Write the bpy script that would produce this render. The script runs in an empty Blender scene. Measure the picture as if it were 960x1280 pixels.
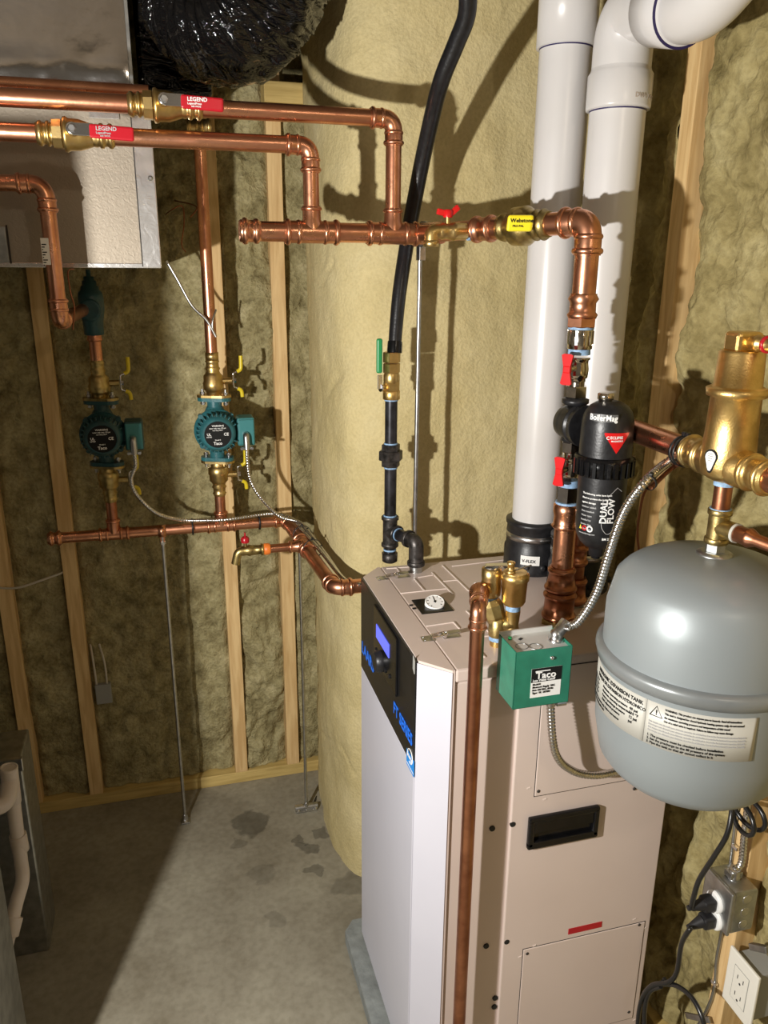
import bpy, bmesh, math, random
from mathutils import Vector, Matrix, noise
random.seed(7)
D = bpy.data
SC = bpy.context.scene
COL = SC.collection
PI = math.pi
V = Vector

# ---------------------------------------------------------------- camera
EYE = V((0, 0, 1.58))
FPX, PITCH, YAW, ROLL = 992.02, 0.303462, 0.26978, 0.00748
_f = V((math.sin(YAW)*math.cos(PITCH), math.cos(YAW)*math.cos(PITCH), -math.sin(PITCH)))
_r0 = V((math.cos(YAW), -math.sin(YAW), 0)); _u0 = _r0.cross(_f)
CR = _r0*math.cos(ROLL)+_u0*math.sin(ROLL); CU = -_r0*math.sin(ROLL)+_u0*math.cos(ROLL)
cam = D.cameras.new('camera'); cam_o = D.objects.new('camera', cam); COL.objects.link(cam_o)
M4 = Matrix((CR, CU, -_f)).transposed().to_4x4(); M4.translation = EYE
cam_o.matrix_world = M4
cam.sensor_fit = 'VERTICAL'; cam.sensor_height = 24; cam.lens = 24*FPX/1280
cam.clip_start = .02; cam.clip_end = 60
SC.camera = cam_o

def P(u, v, X=None, Y=None, Z=None):
    """the point of the room seen at photograph pixel (u, v) on the plane X=, Y= or Z="""
    d = CR*((u-480)/FPX) - CU*((v-640)/FPX) + _f
    if X is not None: t = (X-EYE.x)/d.x
    elif Y is not None: t = (Y-EYE.y)/d.y
    else: t = (Z-EYE.z)/d.z
    return EYE + d*t

# ---------------------------------------------------------------- world, lights, exposure
SC.view_settings.view_transform = 'Standard'; SC.view_settings.look = 'None'
SC.view_settings.gamma = 1; SC.view_settings.use_curve_mapping = False
SC.view_settings.exposure = 0.62
W = D.worlds.new('world'); SC.world = W; W.use_nodes = True
W.node_tree.nodes['Background'].inputs[0].default_value = (1, .84, .62, 1)
W.node_tree.nodes['Background'].inputs[1].default_value = .075
def lamp(name, kind, loc, energy, color, size=.05, target=None, shape=None, size_y=None):
    l = D.lights.new(name, kind); l.energy = energy; l.color = color
    if kind == 'AREA':
        l.size = size
        if size_y: l.shape = 'RECTANGLE'; l.size_y = size_y
    else: l.shadow_soft_size = size
    o = D.objects.new(name, l); COL.objects.link(o); o.location = loc
    if target is not None: o.rotation_euler = (V(target)-V(loc)).to_track_quat('-Z', 'Y').to_euler()
    return o
lamp('work_light', 'POINT', (-.60, .40, 1.34), 78, (1, .97, .92), .020)
lamp('ceiling_bulb', 'POINT', (.55, -.55, 2.12), 6, (1, .85, .66), .04)

# ---------------------------------------------------------------- materials
def mat(name, col, rough=.5, metal=0, noise_s=None, noise_a=.15, bump=0, bump_s=60, col2=None, coat=0,
        emit=None, rough2=None, stretch=None, spec=None, detail=5, ramp=(.35, .65), bump_d=.004):
    m = D.materials.new(name); m.use_nodes = True; nt = m.node_tree; b = nt.nodes['Principled BSDF']
    b.inputs['Base Color'].default_value = (*col, 1); b.inputs['Roughness'].default_value = rough
    b.inputs['Metallic'].default_value = metal
    if coat: b.inputs['Coat Weight'].default_value = coat; b.inputs['Coat Roughness'].default_value = .1
    if spec is not None: b.inputs['Specular IOR Level'].default_value = spec
    if emit: b.inputs['Emission Color'].default_value = (*emit[0], 1); b.inputs['Emission Strength'].default_value = emit[1]
    tc = nt.nodes.new('ShaderNodeTexCoord'); mp = nt.nodes.new('ShaderNodeMapping')
    nt.links.new(tc.outputs['Object'], mp.inputs[0])
    if stretch: mp.inputs['Scale'].default_value = stretch
    if noise_s:
        n = nt.nodes.new('ShaderNodeTexNoise'); n.inputs['Scale'].default_value = noise_s; n.inputs['Detail'].default_value = detail
        nt.links.new(mp.outputs[0], n.inputs['Vector'])
        r = nt.nodes.new('ShaderNodeValToRGB'); r.color_ramp.elements[0].position = ramp[0]; r.color_ramp.elements[1].position = ramp[1]
        c2 = col2 or tuple(max(0, c*(1-noise_a*2)) for c in col)
        r.color_ramp.elements[0].color = (*c2, 1); r.color_ramp.elements[1].color = (*col, 1)
        nt.links.new(n.outputs[0], r.inputs[0]); nt.links.new(r.outputs[0], b.inputs['Base Color'])
        if rough2 is not None:
            mr = nt.nodes.new('ShaderNodeMapRange'); mr.inputs['From Min'].default_value = .3; mr.inputs['From Max'].default_value = .7
            mr.inputs['To Min'].default_value = rough2; mr.inputs['To Max'].default_value = rough
            nt.links.new(n.outputs[0], mr.inputs['Value']); nt.links.new(mr.outputs[0], b.inputs['Roughness'])
    if bump:
        n2 = nt.nodes.new('ShaderNodeTexNoise'); n2.inputs['Scale'].default_value = bump_s; n2.inputs['Detail'].default_value = 6
        nt.links.new(mp.outputs[0], n2.inputs['Vector'])
        bp = nt.nodes.new('ShaderNodeBump'); bp.inputs['Strength'].default_value = bump; bp.inputs['Distance'].default_value = bump_d
        nt.links.new(n2.outputs[0], bp.inputs['Height']); nt.links.new(bp.outputs[0], b.inputs['Normal'])
    return m
M = dict(
 copper=mat('copper', (.76, .37, .22), .24, 1, 26, .2, col2=(.55, .24, .14), rough2=.38, bump=.06, bump_s=90),
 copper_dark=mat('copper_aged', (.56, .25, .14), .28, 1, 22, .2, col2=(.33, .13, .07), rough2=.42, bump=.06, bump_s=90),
 brass=mat('brass', (.74, .54, .24), .30, 1, 40, .15, col2=(.52, .36, .13), rough2=.4, bump=.12, bump_s=300, bump_d=.001),
 brass_dull=mat('brass_cast', (.52, .40, .17), .38, 1, 60, .15, col2=(.34, .25, .09), bump=.25, bump_s=350, bump_d=.001),
 gold=mat('brass_gold_satin', (.80, .56, .22), .36, 1, 60, .1, col2=(.66, .44, .15), bump=.3, bump_s=420, bump_d=.001),
 nickel=mat('nickel', (.70, .64, .55), .16, 1, 40, .1, col2=(.5, .45, .38)),
 steel=mat('zinc_steel', (.62, .62, .62), .30, 1, 60, .12),
 chrome=mat('chrome_lever', (.82, .82, .84), .14, 1),
 flex=mat('flex_conduit', (.72, .70, .67), .24, 1, 80, .1),
 iron=mat('black_iron', (.05, .05, .058), .33, .55, 50, .2, col2=(.018, .017, .018)),
 iron_cast=mat('malleable_iron', (.11, .10, .095), .42, .75, 80, .2, col2=(.03, .028, .026), bump=.3, bump_s=300, bump_d=.001),
 galv=mat('galvanized', (.52, .53, .52), .38, 1, 45, .15, col2=(.36, .37, .37)),
 hose=mat('black_jacket', (.012, .012, .014), .30, 0, 120, .2, bump=.1, bump_s=200),
 plastic=mat('black_plastic', (.016, .016, .018), .38, 0, 90, .2, col2=(.009, .009, .010), bump=.25, bump_s=260, bump_d=.001),
 gloss=mat('black_gloss', (.006, .006, .007), .2, 0, 60, .2, spec=.35),
 cover=mat('black_textured_panel', (.012, .012, .013), .30, 0, 40, .2, bump=.5, bump_s=420, bump_d=.0015),
 rubber=mat('black_rubber', (.014, .014, .016), .5),
 pvc=mat('white_pvc', (.66, .645, .64), .28, 0, 5, .05, col2=(.62, .60, .58)),
 pvc_old=mat('old_pvc', (.60, .53, .46), .4, 0, 9, .1, col2=(.47, .40, .34)),
 primer=mat('purple_primer', (.02, .012, .075), .5),
 cabinet=mat('beige_enamel', (.64, .53, .475), .36, 0, 6, .03, col2=(.615, .505, .45), bump=.08, bump_s=500, bump_d=.0006),
 door=mat('white_enamel', (.56, .555, .62), .34, 0, 6, .03, col2=(.54, .535, .60)),
 ridge=mat('enamel_ridge', (.68, .58, .52), .3),
 seam=mat('dark_seam', (.03, .025, .02), .7),
 tank=mat('grey_tank_enamel', (.27, .30, .31), .40, .25, 7, .05, spec=.35, col2=(.26, .29, .30), bump=.03, bump_s=40),
 tank_band=mat('grey_tank_flange', (.26, .28, .285), .33, .3, 12, .1),
 label=mat('printed_label', (.50, .49, .44), .45),
 label_white=mat('white_label', (.8, .79, .76), .45),
 ink=mat('black_ink', (.008, .008, .008), .6, spec=.2),
 white=mat('white_print', (.85, .85, .83), .45),
 grey_print=mat('grey_print', (.42, .42, .42), .45),
 blue=mat('blue_print', (.015, .17, .85), .4),
 skyblue=mat('energy_blue', (.02, .25, .72), .4),
 screen=mat('backlit_screen', (.08, .09, .5), .25, emit=((.10, .14, .80), .6)),
 green=mat('green_enamel', (.020, .185, .115), .38, 0, 40, .1, bump=.12, bump_s=300, bump_d=.001),
 green_grip=mat('green_vinyl', (.02, .25, .08), .3),
 red_grip=mat('red_vinyl', (.42, .008, .018), .28),
 red=mat('red_enamel', (.62, .010, .012), .28),
 yellow=mat('yellow_vinyl', (.85, .70, .02), .32),
 yellow_dk=mat('yellow_grip', (.70, .55, .02), .35),
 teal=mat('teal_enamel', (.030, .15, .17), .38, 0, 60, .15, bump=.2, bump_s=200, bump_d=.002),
 teal_shaded=mat('teal_shaded_enamel', (.018, .075, .085), .42, 0, 60, .15, bump=.2, bump_s=200, bump_d=.002),  # the pump teal with the shade of the left side put into its colour
 teal_box=mat('teal_box_enamel', (.045, .21, .22), .4),
 tape=mat('blue_sealant', (.30, .48, .72), .6, 0, 200, .2, bump=.4, bump_s=300, bump_d=.001),
 orange=mat('orange_ring', (.80, .20, .03), .4),
 cork=mat('plain_gray', (.3, .3, .28), .6),
 wire=mat('thin_copper_wire', (.30, .12, .06), .4, .8),
 cable=mat('black_cable', (.012, .012, .012), .28),
 whitecable=mat('pale_cable', (.55, .50, .42), .5),
 zip=mat('zip_tie', (.01, .01, .01), .4),
 duct=mat('bare_duct_metal', (.55, .53, .52), .13, 1, 5, .1, bump=.2, bump_s=9, bump_d=.012),
 ivory=mat('ivory_plastic', (.78, .76, .68), .35),
 slot=mat('slot_dark', (.01, .01, .01), .6),
 fade=mat('pad_concrete', (.27, .29, .28), .85, 0, 30, .15, bump=.4, bump_s=80),
 sheet=mat('bright_sheet_metal', (.66, .65, .62), .42, .35),
 dark_grey=mat('dark_grey_print', (.10, .10, .10), .4),
 ceil=mat('ceiling_joist', (.10, .075, .045), .8, 0, 12, .2),
)
def wood_mat(name, a, b_, c):
    m = D.materials.new(name); m.use_nodes = True; nt = m.node_tree; b = nt.nodes['Principled BSDF']; b.inputs['Roughness'].default_value = .62
    tc = nt.nodes.new('ShaderNodeTexCoord'); mp = nt.nodes.new('ShaderNodeMapping'); nt.links.new(tc.outputs['Object'], mp.inputs[0])
    mp.inputs['Scale'].default_value = a
    n = nt.nodes.new('ShaderNodeTexNoise'); n.inputs['Scale'].default_value = 9; n.inputs['Detail'].default_value = 7; n.inputs['Distortion'].default_value = .6
    nt.links.new(mp.outputs[0], n.inputs['Vector'])
    r = nt.nodes.new('ShaderNodeValToRGB'); r.color_ramp.elements[0].position = .36; r.color_ramp.elements[1].position = .62
    r.color_ramp.elements[0].color = (*b_, 1); r.color_ramp.elements[1].color = (*c, 1)
    nt.links.new(n.outputs[0], r.inputs[0]); nt.links.new(r.outputs[0], b.inputs['Base Color'])
    bp = nt.nodes.new('ShaderNodeBump'); bp.inputs['Strength'].default_value = .25; bp.inputs['Distance'].default_value = .002
    nt.links.new(n.outputs[0], bp.inputs['Height']); nt.links.new(bp.outputs[0], b.inputs['Normal'])
    return m
M['wood'] = wood_mat('pine_stud', (9, 9, .7), (.58, .37, .155), (.75, .53, .255))
M['wood_x'] = wood_mat('pine_plate', (.7, 9, 9), (.44, .31, .10), (.60, .44, .16))

def multi_mat(name, base, dark, light, rough, s1, s2, bump1, bump2, d=.01, crack=None, mul=.5, v=None, stretch=(1, 1, 1)):
    """rough mineral surface: two noises for colour, noise + voronoi relief"""
    m = D.materials.new(name); m.use_nodes = True; nt = m.node_tree; b = nt.nodes['Principled BSDF']; b.inputs['Roughness'].default_value = rough
    b.inputs['Specular IOR Level'].default_value = .25
    N = nt.nodes.new; L = nt.links.new
    tc = N('ShaderNodeTexCoord'); mp = N('ShaderNodeMapping'); L(tc.outputs['Object'], mp.inputs[0]); mp.inputs['Scale'].default_value = stretch
    n1 = N('ShaderNodeTexNoise'); n1.inputs['Scale'].default_value = s1; n1.inputs['Detail'].default_value = 8; n1.inputs['Roughness'].default_value = .62; L(mp.outputs[0], n1.inputs['Vector'])
    r = N('ShaderNodeValToRGB'); r.color_ramp.elements[0].position = .30; r.color_ramp.elements[1].position = .72
    e = r.color_ramp.elements.new(.5); r.color_ramp.elements[0].color = (*dark, 1); e.color = (*base, 1); r.color_ramp.elements[2].color = (*light, 1)
    L(n1.outputs[0], r.inputs[0])
    n2 = N('ShaderNodeTexNoise'); n2.inputs['Scale'].default_value = s2; n2.inputs['Detail'].default_value = 6; L(mp.outputs[0], n2.inputs['Vector'])
    mx = N('ShaderNodeMix'); mx.data_type = 'RGBA'; mx.blend_type = 'MULTIPLY'; mx.inputs[0].default_value = mul
    r2 = N('ShaderNodeValToRGB'); r2.color_ramp.elements[0].position = .35; r2.color_ramp.elements[0].color = (.55, .53, .48, 1); r2.color_ramp.elements[1].position = .6
    L(n2.outputs[0], r2.inputs[0]); L(r.outputs[0], mx.inputs[6]); L(r2.outputs[0], mx.inputs[7])
    out = mx.outputs[2]
    if crack:
        vo = N('ShaderNodeTexVoronoi'); vo.feature = 'DISTANCE_TO_EDGE'; vo.inputs['Scale'].default_value = crack
        n3 = N('ShaderNodeTexNoise'); n3.inputs['Scale'].default_value = crack*1.4; n3.inputs['Detail'].default_value = 5; L(tc.outputs['Object'], n3.inputs['Vector'])
        ad = N('ShaderNodeMix'); ad.data_type = 'RGBA'; ad.inputs[0].default_value = .25; L(tc.outputs['Object'], ad.inputs[6]); L(n3.outputs['Color'], ad.inputs[7]); L(ad.outputs[2], vo.inputs['Vector'])
        rr = N('ShaderNodeMapRange'); rr.inputs['From Max'].default_value = .02; rr.inputs['To Min'].default_value = .35; L(vo.outputs['Distance'], rr.inputs['Value'])
        n4 = N('ShaderNodeTexNoise'); n4.inputs['Scale'].default_value = crack*.7; L(tc.outputs['Object'], n4.inputs['Vector'])
        gt = N('ShaderNodeMapRange'); gt.inputs['From Min'].default_value = .50; gt.inputs['From Max'].default_value = .60; L(n4.outputs[0], gt.inputs['Value'])
        m3 = N('ShaderNodeMix'); m3.data_type = 'FLOAT'; m3.inputs[2].default_value = 1; L(gt.outputs[0], m3.inputs[0]); L(rr.outputs[0], m3.inputs[3])
        m2 = N('ShaderNodeMix'); m2.data_type = 'RGBA'; m2.blend_type = 'MULTIPLY'; m2.inputs[0].default_value = 1; L(out, m2.inputs[6]); L(m3.outputs[0], m2.inputs[7]); out = m2.outputs[2]
    L(out, b.inputs['Base Color'])
    a = N('ShaderNodeBump'); a.inputs['Strength'].default_value = bump1; a.inputs['Distance'].default_value = d; L(n1.outputs[0], a.inputs['Height'])
    c = N('ShaderNodeBump'); c.inputs['Strength'].default_value = bump2; c.inputs['Distance'].default_value = d*.4; L(n2.outputs[0], c.inputs['Height']); L(a.outputs[0], c.inputs['Normal'])
    L(c.outputs[0], b.inputs['Normal'])
    return m
M['foam'] = multi_mat('sprayed_foam_paint', (.61, .51, .265), (.52, .425, .20), (.66, .565, .32), .8, 4, 150, .06, .6, .010, mul=.22)
M['wool'] = multi_mat('mineral_wool', (.37, .32, .165), (.19, .155, .07), (.52, .455, .26), .95, 20, 120, .8, 1.0, .014)
M['wool_right'] = multi_mat('mineral_wool_bulging', (.36, .295, .13), (.19, .15, .055), (.50, .43, .22), .95, 12, 80, .7, .8, .014)
M['concrete'] = multi_mat('concrete_slab', (.275, .25, .19), (.20, .175, .125), (.35, .325, .25), .7, 4.5, 60, .18, .25, .004, mul=.35)
# stains on the slab: dark damp blots with an outline of their own
def stains(m, pts):
    nt = m.node_tree; b = nt.nodes['Principled BSDF']; N = nt.nodes.new; L = nt.links.new
    src = b.inputs['Base Color'].links[0].from_socket
    geo = N('ShaderNodeNewGeometry'); nz = N('ShaderNodeTexNoise'); nz.inputs['Scale'].default_value = 14; nz.inputs['Detail'].default_value = 5
    L(geo.outputs['Position'], nz.inputs['Vector'])
    sub = N('ShaderNodeVectorMath'); sub.operation = 'SUBTRACT'; L(nz.outputs['Color'], sub.inputs[0]); sub.inputs[1].default_value = (.5, .5, .5)
    sc = N('ShaderNodeVectorMath'); sc.operation = 'SCALE'; sc.inputs['Scale'].default_value = .12; L(sub.outputs[0], sc.inputs[0])
    ad = N('ShaderNodeVectorMath'); L(geo.outputs['Position'], ad.inputs[0]); L(sc.outputs[0], ad.inputs[1])
    for (x, y, r, k) in pts:
        dv = N('ShaderNodeVectorMath'); dv.operation = 'SUBTRACT'; L(ad.outputs[0], dv.inputs[0]); dv.inputs[1].default_value = (x, y, 0)
        s2 = N('ShaderNodeVectorMath'); s2.operation = 'MULTIPLY'; L(dv.outputs[0], s2.inputs[0]); s2.inputs[1].default_value = (1, 1, 0)
        ln = N('ShaderNodeVectorMath'); ln.operation = 'LENGTH'; L(s2.outputs[0], ln.inputs[0])
        mr = N('ShaderNodeMapRange'); mr.inputs['From Min'].default_value = r*.8; mr.inputs['From Max'].default_value = r; mr.inputs['To Min'].default_value = k; mr.inputs['To Max'].default_value = 1
        L(ln.outputs['Value'], mr.inputs['Value'])
        mx = N('ShaderNodeMix'); mx.data_type = 'RGBA'; mx.blend_type = 'MULTIPLY'; mx.inputs[0].default_value = 1
        L(src, mx.inputs[6]); L(mr.outputs[0], mx.inputs[7]); src = mx.outputs[2]
    L(src, b.inputs['Base Color'])
st = []
for (u, v, r, k) in [(315, 1028, .055, .55), (300, 1055, .03, .7), (322, 1090, .04, .78), (388, 1060, .035, .55), (392, 1085, .025, .6), (376, 1050, .02, .6), (404, 1040, .02, .6), (440, 1105, .05, .75), (345, 1150, .03, .8)]:
    q = P(u, v, Z=0); st.append((q.x, q.y, r, k))
stains(M['concrete'], st)
def foil_mat(name, base, s=55, rough=.33):
    m = D.materials.new(name); m.use_nodes = True; nt = m.node_tree; b = nt.nodes['Principled BSDF']
    b.inputs['Base Color'].default_value = (*base, 1); b.inputs['Metallic'].default_value = .8; b.inputs['Roughness'].default_value = rough
    tc = nt.nodes.new('ShaderNodeTexCoord')
    n = nt.nodes.new('ShaderNodeTexNoise'); n.inputs['Scale'].default_value = s; n.inputs['Detail'].default_value = 8; n.inputs['Distortion'].default_value = 1.2
    nt.links.new(tc.outputs['Object'], n.inputs['Vector'])
    bp = nt.nodes.new('ShaderNodeBump'); bp.inputs['Strength'].default_value = .38; bp.inputs['Distance'].default_value = .002
    nt.links.new(n.outputs[0], bp.inputs['Height'])
    n2 = nt.nodes.new('ShaderNodeTexNoise'); n2.inputs['Scale'].default_value = 7; nt.links.new(tc.outputs['Object'], n2.inputs['Vector'])
    b2 = nt.nodes.new('ShaderNodeBump'); b2.inputs['Strength'].default_value = .2; b2.inputs['Distance'].default_value = .012
    nt.links.new(n2.outputs[0], b2.inputs['Height']); nt.links.new(bp.outputs[0], b2.inputs['Normal']); nt.links.new(b2.outputs[0], b.inputs['Normal'])
    return m
M['foil'] = foil_mat('foil_facing', (.37, .32, .255), 120, .60)
M['foil_tape'] = foil_mat('foil_tape', (.72, .70, .68), 35, .24)
def film_mat():
    m = D.materials.new('black_film'); m.use_nodes = True; nt = m.node_tree; b = nt.nodes['Principled BSDF']
    b.inputs['Base Color'].default_value = (.003, .003, .0035, 1); b.inputs['Roughness'].default_value = .07
    tc = nt.nodes.new('ShaderNodeTexCoord'); mp = nt.nodes.new('ShaderNodeMapping'); mp.inputs['Scale'].default_value = (2, 2, 7); mp.inputs['Rotation'].default_value = (.2, .9, .3)
    nt.links.new(tc.outputs['Object'], mp.inputs[0])
    n = nt.nodes.new('ShaderNodeTexNoise'); n.inputs['Scale'].default_value = 5; n.inputs['Detail'].default_value = 3; n.inputs['Distortion'].default_value = 1.8
    nt.links.new(mp.outputs[0], n.inputs['Vector'])
    bp = nt.nodes.new('ShaderNodeBump'); bp.inputs['Strength'].default_value = .7; bp.inputs['Distance'].default_value = .014
    nt.links.new(n.outputs[0], bp.inputs['Height']); nt.links.new(bp.outputs[0], b.inputs['Normal'])
    return m
M['film'] = film_mat()

# ---------------------------------------------------------------- mesh builder
def wloc(o):
    p = V((0, 0, 0))
    while o is not None: p = p + o.location; o = o.parent
    return p
class MB:
    def __init__(s): s.v = []; s.f = []; s.sm = []
    def add(s, vs, fs, smooth=False):
        k = len(s.v); s.v += [V(a) for a in vs]; s.f += [tuple(i+k for i in f) for f in fs]; s.sm += [smooth]*len(fs); return s
    def box(s, a, b, bev=0):
        a, b = V(a), V(b); lo = V([min(a[i], b[i]) for i in range(3)]); hi = V([max(a[i], b[i]) for i in range(3)])
        if bev <= 0:
            vs = [(x, y, z) for x in (lo.x, hi.x) for y in (lo.y, hi.y) for z in (lo.z, hi.z)]
            return s.add(vs, [(0, 1, 3, 2), (4, 6, 7, 5), (0, 4, 5, 1), (2, 3, 7, 6), (0, 2, 6, 4), (1, 5, 7, 3)])
        bm = bmesh.new(); bmesh.ops.create_cube(bm, size=1)
        for v in bm.verts: v.co = V([(lo[i]+hi[i])/2+v.co[i]*(hi[i]-lo[i]) for i in range(3)])
        bmesh.ops.bevel(bm, geom=bm.edges[:], offset=min(bev, .49*min(hi-lo)), segments=2, profile=.5, affect='EDGES')
        bm.verts.index_update(); s.add([v.co.copy() for v in bm.verts], [[v.index for v in f.verts] for f in bm.faces]); bm.free(); return s
    def obox(s, c, ax, ay, az, bev=0):
        """oriented box: centre and three half-axis vectors"""
        t = MB().box((-1, -1, -1), (1, 1, 1))
        c, ax, ay, az = V(c), V(ax), V(ay), V(az)
        if bev:
            L = (ax.length, ay.length, az.length); t = MB().box((-L[0], -L[1], -L[2]), L, bev); ax, ay, az = ax.normalized(), ay.normalized(), az.normalized()
        return s.add([c+ax*p.x+ay*p.y+az*p.z for p in t.v], t.f)
    def sweep(s, pts, rad, n=20, caps=True, smooth=True, flat=None, ref=None):
        pts = [V(p) for p in pts]
        if not hasattr(rad, '__len__'): rad = [rad]*len(pts)
        T = []
        for i in range(len(pts)):
            a = pts[max(0, i-1)]; b = pts[min(len(pts)-1, i+1)]; d = b-a
            if d.length < 1e-9: d = T[-1] if T else V((0, 0, 1))
            T.append(d.normalized())
        up = V(ref) if ref else (V((0, 0, 1)) if abs(T[0].z) < .9 else V((0, 1, 0)))
        x = (up-T[0]*up.dot(T[0])).normalized(); vs = []
        for i, p in enumerate(pts):
            x = (x-T[i]*x.dot(T[i])).normalized(); y = T[i].cross(x)
            fx = flat if flat else 1
            for k in range(n):
                a = 2*PI*k/n; vs.append(p+x*(math.cos(a)*rad[i]*fx)+y*(math.sin(a)*rad[i]))
        fs = []
        for i in range(len(pts)-1):
            for k in range(n): fs.append((i*n+k, i*n+(k+1) % n, (i+1)*n+(k+1) % n, (i+1)*n+k))
        s.add(vs, fs, smooth)
        if caps:
            s.add([vs[k] for k in range(n)], [tuple(reversed(range(n)))]); b = (len(pts)-1)*n; s.add([vs[b+k] for k in range(n)], [tuple(range(n))])
        return s
    def rev(s, p0, d, prof, n=24, smooth=True, caps=True, ref=None):
        """solid of revolution: prof = [(distance along d, radius)]"""
        p0 = V(p0); d = V(d).normalized(); up = V(ref) if ref else (V((0, 0, 1)) if abs(d.z) < .9 else V((0, 1, 0)))
        x = (up-d*up.dot(d)).normalized(); y = d.cross(x); vs = []
        for (t, r) in prof:
            for k in range(n):
                a = 2*PI*(k+.5)/n; vs.append(p0+d*t+(x*math.cos(a)+y*math.sin(a))*max(r, 1e-5))
        fs = [(i*n+k, i*n+(k+1) % n, (i+1)*n+(k+1) % n, (i+1)*n+k) for i in range(len(prof)-1) for k in range(n)]
        s.add(vs, fs, smooth)
        if caps:
            s.add(vs[:n], [tuple(reversed(range(n)))]); s.add(vs[-n:], [tuple(range(n))])
        return s
    def cyl(s, a, b, r, n=24, bev=0, **k):
        a, b = V(a), V(b); L = (b-a).length
        pr = [(0, r-bev), (bev, r), (L-bev, r), (L, r-bev)] if bev else [(0, r), (L, r)]
        return s.rev(a, b-a, pr, n, **k)
    def hexn(s, a, b, r, **k): return s.cyl(a, b, r, n=6, bev=r*.06, smooth=False, **k)
    def plate(s, pts2, o, ex, ey, th):
        """extruded polygon (2-D points) on axes ex, ey, thickness along ex x ey"""
        o, ex, ey = V(o), V(ex), V(ey); nz = ex.cross(ey).normalized()*th; n = len(pts2)
        A = [o+ex*p[0]+ey*p[1] for p in pts2]; B = [a+nz for a in A]
        s.add(A+B, [tuple(reversed(range(n))), tuple(range(n, 2*n))]+[(i, (i+1) % n, n+(i+1) % n, n+i) for i in range(n)]); return s
    def build(s, name, m, parent=None, label=None):
        me = D.meshes.new(name)
        if parent is None:
            lo = V([min(v[i] for v in s.v) for i in range(3)]); hi = V([max(v[i] for v in s.v) for i in range(3)]); o0 = V(((lo.x+hi.x)/2, (lo.y+hi.y)/2, lo.z))
        else: o0 = wloc(parent)
        me.from_pydata([tuple(v-o0) for v in s.v], [], s.f); me.polygons.foreach_set('use_smooth', s.sm)
        me.materials.append(M[m] if isinstance(m, str) else m); me.update()
        o = D.objects.new(name, me); COL.objects.link(o)
        if parent is None: o.location = o0
        else: o.parent = parent
        if label: o['label'] = label
        return o
def fillet(pts, rr, n=8):
    """polyline with rounded corners"""
    pts = [V(p) for p in pts]; out = [pts[0]]
    for i in range(1, len(pts)-1):
        a, b, c = pts[i-1], pts[i], pts[i+1]; d1 = (a-b); d2 = (c-b); r = min(rr, d1.length*.49, d2.length*.49)
        s_, e_ = b+d1.normalized()*r, b+d2.normalized()*r
        for k in range(n+1):
            t = k/n; out.append(s_*(1-t)**2+b*2*t*(1-t)+e_*t*t)
    return out+[pts[-1]]
def spline(pts, n=10):
    pts = [V(p) for p in pts]; q = [pts[0]*2-pts[1]]+pts+[pts[-1]*2-pts[-2]]; out = []
    for i in range(1, len(q)-2):
        for k in range(n):
            t = k/n; a, b, c, d = q[i-1:i+3]
            out.append(.5*((2*b)+(c-a)*t+(2*a-5*b+4*c-d)*t*t+(3*b-a-3*c+d)*t**3))
    return out+[pts[-1]]
def tag(o, label, cat, group=None):
    o['label'] = label; o['category'] = cat
    if group: o['group'] = group
    return o
def thing(name, loc, label, cat, group=None):
    o = D.objects.new(name, None); COL.objects.link(o); o.location = V(loc); o.empty_display_size = .02
    return tag(o, label, cat, group)
def struct(o): o['kind'] = 'structure'; return o
def text(name, s, size, o, ex, ey, m, parent, th=.0004, align='LEFT', spacing=1, lift=.0003, wrap=None, scx=1):
    """flat lettering laid on a surface: origin o, reading direction ex, up ey; wrap = (axis point, radius) bends it round a vertical cylinder"""
    c = D.curves.new('t', 'FONT'); c.body = s; c.size = size; c.extrude = th/2; c.align_x = align; c.space_character = spacing; c.resolution_u = 2; c.offset = size*.022; c.space_line = .95
    t = D.objects.new('t', c); COL.objects.link(t); dg = bpy.context.evaluated_depsgraph_get()
    me = D.meshes.new_from_object(t.evaluated_get(dg)); D.objects.remove(t); D.curves.remove(c)
    o, ex, ey = V(o), V(ex).normalized(), V(ey).normalized(); nz = ex.cross(ey); o0 = wloc(parent)
    for v in me.vertices:
        if wrap:
            ax, R = wrap; a0 = math.atan2(o.y-ax[1], o.x-ax[0]); a = a0+v.co.x*scx/R; rr = R+lift+th/2+v.co.z
            w = V((ax[0]+math.cos(a)*rr, ax[1]+math.sin(a)*rr, o.z+v.co.y))
        else: w = o+ex*v.co.x*scx+ey*v.co.y+nz*(v.co.z+lift+th/2)
        v.co = w-o0
    me.materials.clear(); me.materials.append(M[m]); ob = D.objects.new(name, me); COL.objects.link(ob); ob.parent = parent
    return ob

# ---------------------------------------------------------------- pipe fittings
def sleeve_prof(r, L, bead_at=(0,), k=1.12):
    """press sleeve of length L with O-ring beads"""
    pr = [(0, r), (0, r*k)]
    for b in sorted(bead_at):
        c = b if b > 0 else L
        c = min(max(c, r*.35), L-r*.35)
        for j in range(7):
            a = PI*j/6; pr.append((c-r*.28*math.cos(a), r*k+r*.20*math.sin(a)))
    pr += [(L, r*k), (L, r)]
    return pr
def pipe(parent, a, b, r, m='copper', name='pipe'): return MB().cyl(a, b, r, 28).build(name, m, parent)
def coupling(parent, c, d, r, L=None, m='copper', name='coupling'):
    L = L or r*3.4; d = V(d).normalized(); c = V(c)
    return MB().rev(c-d*L/2, d, sleeve_prof(r, L, (r*.4, L-r*.4)), 28).build(name, m, parent)
def bead_ring(mb, c, d, r, k=1.12):
    d = V(d).normalized(); pr = []
    for j in range(7):
        a = PI*j/6; pr.append((-r*.26*math.cos(a), r*k*.98+r*.22*math.sin(a)))
    mb.rev(c, d, pr, 28, caps=False)
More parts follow.
